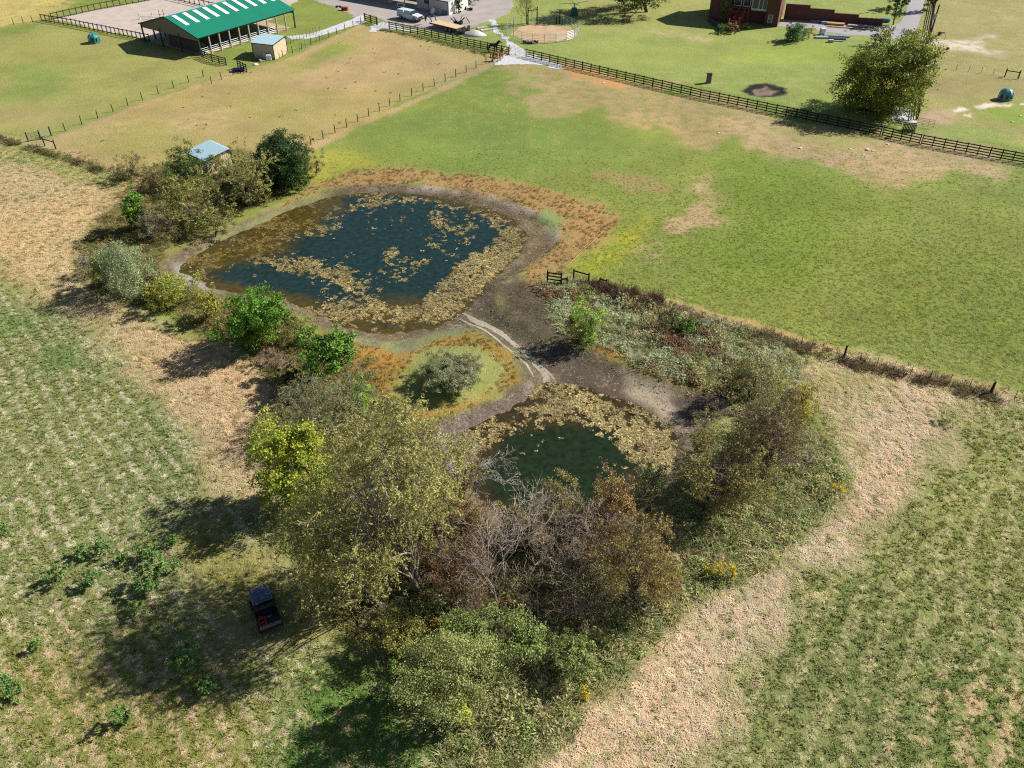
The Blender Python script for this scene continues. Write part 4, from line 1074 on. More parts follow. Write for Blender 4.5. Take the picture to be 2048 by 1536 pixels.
for s in (-1, 1):
    MB().loft([[(-2.5, s * .915, 1.42), (-1.3, s * .915, 1.42), (-1.3, s * .865, 1.78), (-2.5, s * .865, 1.76)], [(-2.5, s * .935, 1.42), (-1.3, s * .935, 1.42), (-1.3, s * .885, 1.78), (-2.5, s * .885, 1.76)]]).build('window', M_CARGLASS, tr)
    for (x0, x1, t0, t1) in ((-.8, .1, -.78, .1), (.18, 1.2, .18, .68)):
        q0 = [(x0, s * .935, 1.4), (x1, s * .935, 1.4), (t1, s * .765, 1.84), (t0, s * .765, 1.84)]
        MB().loft([q0, [(p[0], p[1] + s * .02, p[2]) for p in q0]]).build('window', M_CARGLASS, tr)
    MB().box((1.25, s * 1.06, 1.42), (.18, .2, .18)).build('mirror', M_PLASTIC, tr, bevel=.03)
    MB().box((2.78, s * .68, .98), (.16, .35, .2)).build('headlight', M_LAMP, tr, bevel=.03)
    MB().box((-2.86, s * .82, 1.05), (.06, .18, .36)).build('tail_lamp', M_REDLAMP, tr)
    for x in (-1.75, 1.9):
        MB().tube([(x - .5, s * .985, .55), (x - .36, s * .985, .88), (x, s * .985, 1.0), (x + .36, s * .985, .88), (x + .5, s * .985, .55)], .04, 5).build('wheel_arch', M_PLASTIC, tr)
        wheel(tr, x, s * .86, .4, .4, .27)
q = [(1.42, -.82, 1.4), (1.42, .82, 1.4), (.78, .66, 1.88), (.78, -.66, 1.88)]
MB().loft([q, [(p[0] + .03, p[1], p[2] + .03) for p in q]]).build('windscreen', M_CARGLASS, tr)
MB().box((2.9, 0, .6), (.16, 1.8, .26)).build('bumper', M_PLASTIC, tr, bevel=.04)
for s in (-.5, .5): MB().tube([(2.96, s, .45), (2.96, s, 1.15), (2.85, s, 1.25)], .04, 6).build('grille_guard', M_PLASTIC, tr)
for z in (.75, 1.0): MB().tube([(2.97, -.8, z), (2.97, .8, z)], .035, 6).build('grille_guard', M_PLASTIC, tr)
MB().box((2.83, 0, .95), (.06, 1.0, .3)).build('grille', M_PLASTIC, tr)
MB().box((-2.92, 0, .58), (.14, 1.75, .18)).build('bumper', M_RIM, tr, bevel=.03)

# ------------------------------------------------------------------ gooseneck flatbed trailer
a = G(860, 55); b = G(905, 66)
d = b - a
tl = empty('flatbed_trailer', a, math.atan2(d.y, d.x), 'black gooseneck flatbed trailer with a pale plank deck', 'trailer')
LT = d.length + 1.0; WT = 2.5
M_PLANK = mat('pale_deck_plank', S(226,198,150), .85, var=.12, stretch=(1, 6, 1))
M_STEEL = mat('black_steel', (.018, .018, .02), .5, var=.2)
for k in range(10):
    MB().box((LT / 2, .13 + k * .25, .93 + jitter(.006)), (LT, .235, .05)).build('plank', M_PLANK, tl)
for y in (-.03, WT + .03): MB().box((LT / 2, y, .82), (LT + .1, .08, .24)).build('side_rail', M_STEEL, tl)
for k in range(5): MB().box((LT * (k + .5) / 5, WT / 2, .78), (.1, WT, .12)).build('cross_member', M_STEEL, tl)
for y in (.45, 1.75):
    MB().tube([(.2, y, .85), (-.1, y, 1.5), (-.6, y, 1.95), (-1.5, y * .7 + .35, 1.95), (-2.2, y * .35 + .8, 1.6), (-2.3, y * .3 + .85, .95)], .11, 6).build('gooseneck_beam', M_STEEL, tl)
MB().tube([(-2.3, 1.2, 1.7), (-2.3, 1.2, .55)], .08, 8).build('hitch', M_STEEL, tl)
for x in (LT * .62, LT * .78):
    for y in (-.02, WT + .02): wheel(tl, x, y, .4, .4, .26)
MB().loft([[(LT, .1, .9), (LT, WT - .1, .9), (LT, WT - .1, .8), (LT, .1, .8)], [(LT + 1.5, .1, .55), (LT + 1.5, WT - .1, .55), (LT + 1.5, WT - .1, .45), (LT + 1.5, .1, .45)]]).build('beaver_tail', M_STEEL, tl)
for y in (.5, 1.9): MB().box((LT + 1.6, y, .95), (.12, .7, 1.0)).build('ramp', M_STEEL, tl)

# ------------------------------------------------------------------ things standing about the farmyard
def barrel(px, py, m, label, r=.3, h=.9, name='barrel'):
    return tag(MB().tube([(0, 0, 0), (0, 0, .05), (0, 0, h * .33), (0, 0, h * .36), (0, 0, h * .64), (0, 0, h * .67), (0, 0, h - .05), (0, 0, h)], [r * .94, r, r, r * 1.05, r * 1.05, r, r, r * .93], 14).build(name, m, None, G(px, py), smooth=False), label, name.replace('_', ' '))
barrel(886, 29.5, mat('blue_plastic', S(64,134,196), .4), 'bright blue plastic barrel by the shop wall')
barrel(893.5, 30, mat('green_plastic', S(36,130,110), .4), 'green plastic barrel at the shop corner')
def box_thing(name, px, py, dims, m, label, cat, rz=0.0, bev=.04, z=0.0):
    o = MB().box((0, 0, dims[2] / 2), dims).build(name, m, None, G(px, py) + Vector((0, 0, z)), bevel=bev)
    o.rotation_euler[2] = rz; return tag(o, label, cat)
tk = empty('water_tank', G(865, 29), 0, 'white plastic tank leaning in front of the shop', 'tank')
MB().tube([(0, 0, .15), (.25, 0, .9), (.4, 0, 1.35)], [.42, .42, .3], 12).build('tank_body', M_CASE, tk, smooth=True)
MB().tube([(.4, 0, 1.33), (.44, 0, 1.46)], .12, 8).build('tank_cap', M_PLASTIC, tk)
ac = empty('utility_cart', G(803, 17), -.2, 'white boxy utility cart in the shade of the shop', 'cart')
MB().box((0, 0, .75), (1.5, 1.1, .7)).build('body', M_CASE, ac, bevel=.06)
MB().box((0, -.56, .8), (1.2, .05, .3)).build('grille', M_PLASTIC, ac)
for x in (-.5, .5):
    for y in (-.5, .5): wheel(ac, x, y, .25, .25, .15)
tb = empty('red_tool_chest', G(690, 20.5), -.2, 'red steel box standing alone on the gravel farmyard', 'box')
MB().box((0, 0, .3), (1.4, .7, .6)).build('chest', mat('red_paint', S(178,66,50), .5), tb, bevel=.03)
MB().box((0, 0, .63), (1.44, .74, .06)).build('lid', mat('red_paint', S(178,66,50), .5), tb, bevel=.02)
cr = empty('implement', G(677, 16), .1, 'small black implement left of the red box', 'implement')
MB().box((0, 0, .35), (1.0, .25, .2)).build('frame', M_STEEL, cr)
for x in (-.4, .4): wheel(cr, x, 0, .25, .25, .15)
# tyres against the shop wall
def tyre(px, py, rz, label, r=.5, lean=.25):
    t = empty('tyre', G(px, py) + Vector((0, 0, r * .98)), rz, label, 'tyre', 'old tyres by the shop')
    n = 20; mb = MB(); ring = []
    for k in range(n):
        a = 2 * math.pi * k / n
        ring.append([((r * .78 + .2 * r * math.cos(q)) * math.cos(a), .22 * r * math.sin(q), (r * .78 + .2 * r * math.cos(q)) * math.sin(a)) for q in (j * math.pi / 4 for j in range(8))])
    ring.append(ring[0])
    mb.loft(ring, cap=False).build('rubber', M_TYRE, t)
    t.rotation_euler[0] = lean
tyre(880, 27, -.3, 'black tyre leaning on the shop wall left of the blue barrel')
tyre(890.5, 26.5, -.3, 'black tyre leaning on the shop wall behind the barrels')
tyre(872, 26, -.3, 'black tyre leaning beside the white plastic tank')
for i, (px, py, m, l) in enumerate(((924,16.5,M_PLASTIC,'leftmost dark kerb block on the grass right of the shop'), (930,18,M_PLASTIC,'second dark kerb block on the grass right of the shop'), (936,19.5,M_CASE,'white kerb block among the dark ones'), (941.5,20.5,M_PLASTIC,'last dark kerb block at the grass tip'))):
    box_thing('kerb_block', px, py, (.75, .5, .5), m, l, 'block', -.3)
# scrap heap and stone bundles
M_SCRAP = mat('scrap_steel', S(90,84,86), .6, metal=.4, var=.3)
hp_ = empty('scrap_pile', G(925, 47), 0, 'pile of rusty bars and black scrap at the farmyard edge', 'scrap pile')
for k in range(9):
    p = Vector((jitter(1.8), jitter(.9), .15)); q = p + Vector((jitter(1.3), jitter(.6), .3 + abs(jitter(.9))))
    MB().tube([p, q], .06 + random.random() * .06, 6).build('bar', M_SCRAP if k % 3 else mat('rusty_steel', S(120,66,48), .8), hp_)
for k in range(5): MB().box((jitter(1.6), jitter(.8), .25), (.7, .5, .5)).build('lump', M_STEEL, hp_, bevel=.1)
gp = empty('gravel_pile', G(949, 70.5), 0, 'heap of pale grey gravel behind the black fence', 'gravel pile')
rings = []
for (z, k) in ((-.05, 1), (.35, .75), (.7, .45), (.95, .18), (1.0, .03)):
    rings.append([(2.4 * k * (1 + jitter(.1)) * math.cos(i * math.pi / 8), 1.6 * k * (1 + jitter(.1)) * math.sin(i * math.pi / 8), z) for i in range(16)])
MB().loft(rings).build('heap', M_GRAVEL, gp, smooth=True)
for (px, py, L, l) in ((964, 57, 2.2, 'upper pale stone slab beside the gravel track'), (972, 61, 2.4, 'lower pale stone slab beside the gravel track')):
    box_thing('stone_slab', px, py, (L, .6, .3), M_ROCK, l, 'slab', .5, .08)
# black tyres piled under the pen
tp = empty('pipe_bundle', G(1060, 87.5), .0, 'bundle of dark rolled wire below the round pen', 'wire bundle')
for k in range(9): MB().tube([(-1.4 + k * .34, jitter(.3), .25), (-1.2 + k * .34 + jitter(.2), .3 + jitter(.3), .3 + abs(jitter(.2)))], .2, 7).build('roll', mat('dark_blue_steel', S(84,86,104), .6, var=.3), tp)
# jump in the arena
jp = empty('horse_jump', G(280, 39), .1, 'white show jump standing on the arena sand', 'jump')
for x in (0, 2.6):
    MB().box((x, 0, .75), (.12, .12, 1.5)).build('upright', M_CASE, jp)
    MB().box((x, 0, .06), (.12, 1.0, .12)).build('foot', M_CASE, jp)
for z in (.3, .6): MB().tube([(.1, -.1, z), (2.5, -.1, z)], .05, 6).build('pole', M_CASE, jp)
jq = empty('horse_jump', G(320, 34), .4, 'brown jump standard beside the white jump', 'jump')
for x in (0, .8): MB().box((x, 0, .7), (.1, .1, 1.4)).build('upright', mat('brown_jump_wood', S(170,120,86), .8), jq)
MB().tube([(-.3, -.1, .5), (1.2, -.1, .55)], .05, 6).build('pole', MATS['brown_jump_wood'], jq)
# black board pieces below the barn
board_fence([(407,116), (425,124), (453,131)], [1, 2], 4, M_BLACK, 'short black board fence at the near corner of the barn', 1.35, 'black board fences')
board_fence([(477,137), (494,145.5)], [3], 4, M_BLACK, 'black board stall gate beside the water trough', 1.45, 'black board fences')
wt = empty('water_trough', G(478, 143), .2, 'dark blue water trough in front of the black stall gate', 'trough')
MB().loft([[(-.9, -.4, .02), (.9, -.4, .02), (.9, .4, .02), (-.9, .4, .02)], [(-1, -.45, .55), (1, -.45, .55), (1, .45, .55), (-1, .45, .55)], [(-.92, -.38, .55), (.92, -.38, .55), (.92, .38, .55), (-.92, .38, .55)], [(-.9, -.36, .45), (.9, -.36, .45), (.9, .36, .45), (-.9, .36, .45)]]).build('tub', mat('dark_blue_plastic', S(44,58,100), .4), wt)
MB().box((0, 0, .4), (1.78, .7, .02)).build('water', M_CARGLASS, wt)
bg_ = [(532,117,.45,'leftmost white bulk bag beside the beige shed'), (537.5,120,.5,'front white bulk bag beside the beige shed'), (544,117,.45,'right white bulk bag against the beige shed')]
for (px, py, r, l) in bg_:
    t = empty('bulk_bag', G(px, py), jitter(.5), l, 'bulk bag', 'white bulk bags')
    MB().loft([[(x * r, y * r, z) for x, y in ((-1, -.9), (.95, -1), (1, .9), (-.9, 1))] for z in (0, .5, .95)] + [[(x * r * .6, y * r * .6, 1.1) for x, y in ((-1, -1), (1, -1), (1, 1), (-1, 1))]]).build('bag', mat('white_woven', S(226,228,232), .8, bump=.4), t, bevel=.1)
    MB().tube([(-r * .6, 0, 1.05), (-.1, 0, 1.25), (r * .6, 0, 1.05)], .03, 5).build('strap', mat('blue_strap', S(80,130,190), .7), t)
sk_ = rock(511, 130, .5, 'white sack slumped by the wire fence near the shed', M_CASE, 'feed_sack')
lm = empty('lumber_pile', G(524, 122), .9, 'leaning pile of grey boards between sack and shed', 'lumber')
for k in range(5): MB().beam((-.6 + k * .25, -.6, .1), (-.4 + k * .2, 1.0, .9 - k * .1), .2, .04).build('board', mat('grey_board', S(150,138,128), .9), lm)

# ------------------------------------------------------------------ the paved yard: timber, pipes, tanks
M_TIMB = mat('fresh_timber', S(206,158,112), .8, var=.12)
def stack(px, py, rz, L, cols, rows, w, h, m, label, name='lumber_stack', cat='lumber'):
    t = empty(name, G(px, py), rz, label, cat)
    for i in range(cols):
        for j in range(rows):
            MB().box((jitter(.12), (i - (cols - 1) / 2) * w * 1.06, .12 + h * (j + .5)), (L, w, h * .93)).build('plank', m, t)
    for x in (-L * .35, L * .35): MB().box((x, 0, .06), (.1, cols * w * 1.1, .12)).build('bearer', M_POST, t)
stack(1644, 44.5, -.28, 4.5, 4, 2, .22, .07, mat('grey_sheet', S(188,186,190), .7), 'grey sheet stack nearest the house along the brick wall')
stack(1671, 50, -.28, 3.4, 5, 3, .22, .1, M_TIMB, 'tan timber stack in the middle of the paved yard')
stack(1676, 55, -.28, 4.2, 2, 1, .2, .1, mat('yellow_timber', S(222,178,120), .8), 'single course of yellow boards in front of the tan stack')
stack(1722, 54, -.28, 5.0, 4, 2, .22, .1, mat('grey_timber', S(176,168,164), .85), 'grey timber stack near the right end of the brick wall')
stack(1720, 58.5, -.28, 4.2, 2, 1, .22, .12, MATS['yellow_timber'], 'yellow boards lying in front of the grey timber stack')
box_thing('wrapped_bundle', 1648, 48, (1.2, .7, .5), mat('pale_blue_wrap', S(150,180,208), .4), 'pale blue wrapped bundle beside the tan timber stack', 'bundle', -.3, .1)
box_thing('white_crate', 1727, 45.5, (1.5, .5, .7), M_CASE, 'white box standing against the brick wall', 'box', -.3, .05)
box_thing('blue_tarp_bundle', 1769, 44, (1.9, .9, .7), mat('blue_tarp', S(84,134,168), .4), 'blue tarp covered bundle at the end of the brick wall', 'bundle', -.2, .2)
M_PIPE = mat('grey_pipe', S(206,216,224), .35, metal=.3)
def pipes(px, py, rz, L, n, r, label, m=None):
    t = empty('pipe_stack', G(px, py), rz, label, 'pipes')
    for k in range(n):
        MB().tube([(-L / 2 + jitter(.15), (k - n / 2) * r * 2.05, r), (L / 2 + jitter(.15), (k - n / 2) * r * 2.05, r)], r, 9).build('pipe', m or M_PIPE, t)
pipes(1668, 72, -.22, 3.6, 4, .14, 'upper row of pale pipes on the lawn by the drive')
pipes(1674, 77.5, -.22, 2.9, 5, .13, 'dark pipe row in the middle of the lawn pile', mat('dark_pipe', S(96,90,110), .4))
pipes(1643, 75.5, -.05, 2.4, 3, .17, 'leftmost short white pipes on the lawn')
pipes(1688, 73, -.22, 2.2, 4, .16, 'right hand bundle of white pipes on the lawn')
pipes(1672, 82.5, -.1, 2.6, 2, .1, 'lowest thin white pipes on the lawn')
box_thing('white_machine', 1644, 69, (1.0, .8, 1.2), M_BLUEWHITE, 'white boxy machine at the upper left of the pipe pile', 'machine', .2, .1)
box_thing('concrete_block', 1661, 84.5, (1.0, .6, .5), M_CONC, 'pale block below the dark pipes', 'block', -.1, .06)
# brick pillar on the lawn
pl = empty('brick_pillar', G(1416.5, 166), .1, 'dark brick pillar with a black cap on the lawn', 'pillar')
M_DBRICK = mat('dark_pillar_brick', S(150,120,110), .9, var=.3, bump=.3)
MB().box((0, 0, .7), (.66, .6, 1.5)).build('core', M_DBRICK, pl)
for k in range(7):
    for j in range(3):
        link('brick', cached('pbrick', lambda: MB().box((0, 0, 0), (.21, .05, .17)).mesh('brick', M_DBRICK)), pl, (-.22 + j * .22 + (.03 if k % 2 else -.02), -.31, .1 + k * .2))
        link('brick', ME_CACHE['pbrick'], pl, (.345, -.2 + j * .2, .1 + k * .2), (0, 0, math.pi / 2))
MB().box((0, 0, 1.52), (.86, .8, .14)).build('cap', M_PLASTIC, pl, bevel=.02)
MB().box((0, 0, .0), (.9, .85, .16)).build('base', M_CONC, pl)
# slatted feeder at the black fence
sf = empty('slatted_feeder', G(1817, 264), -.25, 'black slatted hay rack standing against the black fence', 'hay rack')
for k in range(9): MB().box((-.85 + k * .21, 0, .55), (.07, .06, 1.1)).build('slat', M_BLACK, sf)
for y in (.0, .7):
    for z in (.1, 1.1): MB().box((0, y, z), (1.85, .08, .1)).build('rail', M_BLACK, sf)
for k in range(9): MB().box((-.85 + k * .21, .7, .55), (.07, .06, 1.1)).build('slat', M_BLACK, sf)
# utility pole with transformer
up = empty('utility_pole', G(1853, 96), 0, 'tall wooden utility pole with a pale blue transformer', 'utility pole')
MB().tube([(0, 0, -.2), (0, 0, 4), (0, 0, 7.6)], [.17, .15, .12], 10).build('pole', mat('dark_pole_wood', S(88,82,78), .85, var=.2), up)
MB().tube([(-.35, -.1, 5.1), (-.35, -.1, 5.2), (-.35, -.1, 5.95), (-.35, -.1, 6.05)], [.22, .27, .27, .2], 12).build('transformer', mat('transformer_blue', S(150,190,216), .4), up)
MB().box((-.15, -.05, 5.6), (.3, .08, .1)).build('bracket', M_STEEL, up)
tr2 = empty('wash_rack', G(1872, 80), 0, 'low dark tube gate with a black bucket beyond the pole', 'gate')
for x in (0, 1.6): MB().tube([(x, 0, 0), (x, 0, 1.1)], .03, 6).build('upright', M_STEEL, tr2)
for z in (.3, .7, 1.08): MB().tube([(0, 0, z), (1.6, 0, z)], .02, 6).build('bar', M_STEEL, tr2)
barrel(1879, 70, M_PLASTIC, 'black tub beyond the low dark tube gate', .4, .55, 'feed_tub')
barrel(1895, 99, M_PLASTIC, 'small black tub alone in the right field', .3, .35, 'feed_tub')
o = rock(1888, 66, .3, 'grey lump beside the black tub', M_SCRAP, 'rock')
post_thing(1867, 133, 'leaning dark post at the end of the thin wire fence', 1.5, .1)
board_fence([(2009,154), (2036,158)], [1], 1, M_POST, 'single rail between the two dark posts by the right edge', 1.2)

# ------------------------------------------------------------------ the parked utility vehicle under the trees
M_UTV = mat('black_utv_plastic', (.016, .018, .024), .45, var=.15)
M_UROOF = mat('sky_tinted_roof_plastic', (.045, .065, .11), .28, var=.2, spec=.5)  # the sky's blue reflection is mixed into this roof colour
a = G(546, 1258); b = G(521, 1190)
d = b - a
ut = empty('utility_vehicle', G(534, 1233), math.atan2(d.y, d.x), 'black side by side utility vehicle with a red rack in its bed', 'utility vehicle')
# x forward
MB().loft([sect(-1.5, .68, .55, .78), sect(-.35, .7, .4, .8), sect(-.3, .7, .35, .55), sect(.75, .7, .35, .55), sect(.8, .68, .38, .92, .6), sect(1.5, .55, .45, .82, .45)]).build('body', M_UTV, ut, bevel=.04)
bed = MB(); 
bed.bbox((-1.52, -.7, .76), (-.3, .7, .82)); bed.bbox((-1.52, -.74, .76), (-.3, -.69, 1.1)); bed.bbox((-1.52, .69, .76), (-.3, .74, 1.1)); bed.bbox((-.35, -.69, .82), (-.3, .69, 1.12))
bed.build('cargo_bed', M_UTV, ut)
MB().bbox((-1.56, -.7, .78), (-1.521, .7, 1.1)).build('tailgate', mat('grey_tailgate', S(112,112,122), .5), ut, bevel=.015)
for k in range(7): MB().bbox((-1.45, -.62 + k * .2, .82), (-.4, -.58 + k * .2, .845)).build('bed_rib', M_UTV, ut)
rf = MB().loft([[(-.32, -.64, 1.9), (.98, -.6, 1.93), (.98, .6, 1.93), (-.32, .64, 1.9)], [(-.35, -.66, 1.95), (1.0, -.62, 1.98), (1.0, .62, 1.98), (-.35, .66, 1.95)], [(-.3, -.6, 1.99), (.92, -.56, 2.02), (.92, .56, 2.02), (-.3, .6, 1.99)]]).build('roof', M_UROOF, ut)
for (x0, x1) in ((-.22, .3), (.38, .86)):
    for (y0, y1) in ((-.54, -.2), (-.15, .15), (.2, .54)):
        MB().bbox((x0, y0, 2.006), (x1, y1, 2.035)).build('roof_panel', M_UROOF, rf, bevel=.012)
for y in (-.62, .62):
    MB().tube([(.95, y, .9), (.62, y * .97, 1.92)], .035, 6).build('roll_bar', M_UTV, ut); MB().tube([(-.3, y, .85), (-.28, y * .98, 1.92)], .035, 6).build('roll_bar', M_UTV, ut)
    MB().box((1.45, y * .55, .72), (.1, .2, .12)).build('headlight', M_LAMP, ut)
MB().box((.15, 0, .68), (.5, 1.15, .2)).build('seat', mat('seat_grey', S(70,68,72), .7), ut, bevel=.05)
MB().box((-.15, 0, 1.0), (.15, 1.15, .55)).build('seat_back', MATS['seat_grey'], ut, bevel=.05)
for x in (-.95, 1.1):
    for y in (-.66, .66): wheel(ut, x, y, .33, .33, .27)
ME_ = mat('red_tube', S(244,66,34), .35)
rk = empty('red_rack', ut.location + Vector((0, 0, 0)), ut.rotation_euler[2], 'bright red tubular frame lying in the vehicle bed', 'rack')
mb0 = Vector((0, 0, .93))
for (p, q) in (((-1.42, .62), (-.72, .62)), ((-1.42, .2), (-.72, .2)), ((-1.42, .62), (-1.42, .2)), ((-1.07, .62), (-1.07, .2)), ((-.72, .62), (-.72, .2)), ((-1.30, .6), (-1.30, .22))):
    MB().tube([(p[0], p[1], .92), (q[0], q[1], .92)], .042, 6).build('tube', ME_, rk)
for (x, y) in ((-1.42, .62), (-1.42, .2), (-.72, .62), (-.72, .2)): MB().tube([(x, y, .846), (x, y, .98)], .03, 6).build('leg', ME_, rk)
# ------------------------------------------------------------------ trees and shrubs
def segs_mesh(name, P0, P1, R0, R1, col, n=5, m=None):
    P0 = np.asarray(P0, float); P1 = np.asarray(P1, float); R0 = np.asarray(R0); R1 = np.asarray(R1)
    d = P1 - P0; d /= (np.linalg.norm(d, axis=1, keepdims=True) + 1e-9)
    ref = np.where(np.abs(d[:, 2:3]) > .9, np.array([[1., 0, 0]]), np.array([[0, 0, 1.]]))
    r = np.cross(d, ref); r /= np.linalg.norm(r, axis=1, keepdims=True); u = np.cross(d, r)
    k = np.arange(n) * 2 * np.pi / n
    ring = r[:, None] * np.cos(k)[None, :, None] + u[:, None] * np.sin(k)[None, :, None]
    A = P0[:, None] + ring * R0[:, None, None]; Bq = P1[:, None] + ring * R1[:, None, None]
    V = np.concatenate([A, Bq], 1).reshape(-1, 3)
    b = np.arange(len(P0))[:, None] * 2 * n; i = np.arange(n)[None]
    F = np.stack([b + i, b + (i + 1) % n, b + n + (i + 1) % n, b + n + i], -1).reshape(-1, 4)
    c = np.repeat(np.asarray(col, float).reshape(-1, 3) if np.ndim(col) > 1 else np.tile(col, (len(P0), 1)), 2 * n, 0)
    return fast_mesh(name, V, F, m or M_BARK, c, smooth=True)
def unit(v): return v / (np.linalg.norm(v, axis=-1, keepdims=True) + 1e-9)
def leaf_mesh(name, C, N_, size, aspect, col, droop=0.0):
    """one folded diamond per leaf"""
    n = len(C)
    t = rng.normal(size=(n, 3)); t[:, 2] -= droop * 2.0
    uu = unit(np.cross(N_, np.cross(t, N_)) + 1e-6)
    vv = np.cross(N_, uu)
    sz = size * rng.uniform(.65, 1.35, (n, 1))
    L = uu * sz * .5; W = vv * sz * .5 * aspect
    V = np.stack([C - L, C + W + N_ * sz * .06, C + L, C - W + N_ * sz * .06], 1).reshape(-1, 3)
    F = np.arange(4 * n).reshape(-1, 4)
    return fast_mesh(name, V, F, M_LEAF, np.repeat(col, 4, 0))
def place_crown(base, box, ry_k=1.0, fr=.8):
    bx, by = base; x0, y0, x1, y1 = box
    B = U(bx, by); B[2] = gzp(B[0], B[1])
    cx, cy = (x0 + x1) / 2, (y0 + y1) / 2
    a = (cx - 1024) / FPX; b = (768 - cy) / FPX
    dr = np.array([a, CP + b * SP, -SP + b * CP]); t = B[1] / dr[1]
    Cn = np.array([dr[0] * t, B[1], CAMH + dr[2] * t])
    zc = Cn[1] * CP - (Cn[2] - CAMH) * SP; s = FPX / zc
    dd = math.atan2(CAMH - Cn[2], Cn[1])
    rx = (x1 - x0) / 2 / s; hh = (y1 - y0) / 2 / s
    ry = min(rx * ry_k, fr * hh / max(.1, math.sin(dd)))
    rz = math.sqrt(max(.05, hh * hh - (ry * math.sin(dd)) ** 2)) / math.cos(dd)
    lo = B[2] + .15
    if Cn[2] - rz < lo:
        top = Cn[2] + rz; rz = max(.4, (top - lo) / 2); Cn[2] = lo + rz
    return B, Cn, np.array([rx, ry, rz])
BARK_G = S(150,138,124); BARK_D = S(96,82,70); BARK_P = S(186,176,164)
LOBES_CACHE = {}
def crown_pts(Cn, R, nl, nclump, hollow=.35, flat=.25, lobe=(.38, .6), fill=.9):
    """clump centres on the outside of overlapping lobes: an uneven crown with gaps"""
    ld = unit(rng.normal(size=(nl, 3)))
    lr = rng.uniform(lobe[0], lobe[1], nl) * rng.choice([.75, 1.0, 1.15], nl)
    lc = ld * (rng.uniform(.55, 1.0, nl) * np.maximum(.25, 1.02 - lr))[:, None]
    w = lr ** 2; k = rng.choice(nl, nclump, p=w / w.sum())
    dd = unit(rng.normal(size=(nclump, 3))); dd[:, 2] += .1
    rr = rng.uniform(hollow, 1.0, (nclump, 1)) ** .6
    p = lc[k] + dd * lr[k][:, None] * rr
    lo_, hi_ = np.percentile(p, 2, 0), np.percentile(p, 98, 0)
    f0 = (p - lo_) / (hi_ - lo_) * 2 - 1; sc_ = .97 * 2 / (hi_ - lo_); lc = ((lc - lo_) / (hi_ - lo_) * 2 - 1) * .97; p = f0 * fill
    p[:, 2] = np.maximum(p[:, 2], -.98)
    return Cn + p * R, unit(p * np.array([1, 1, 1]) + dd * .6), lc * R + Cn
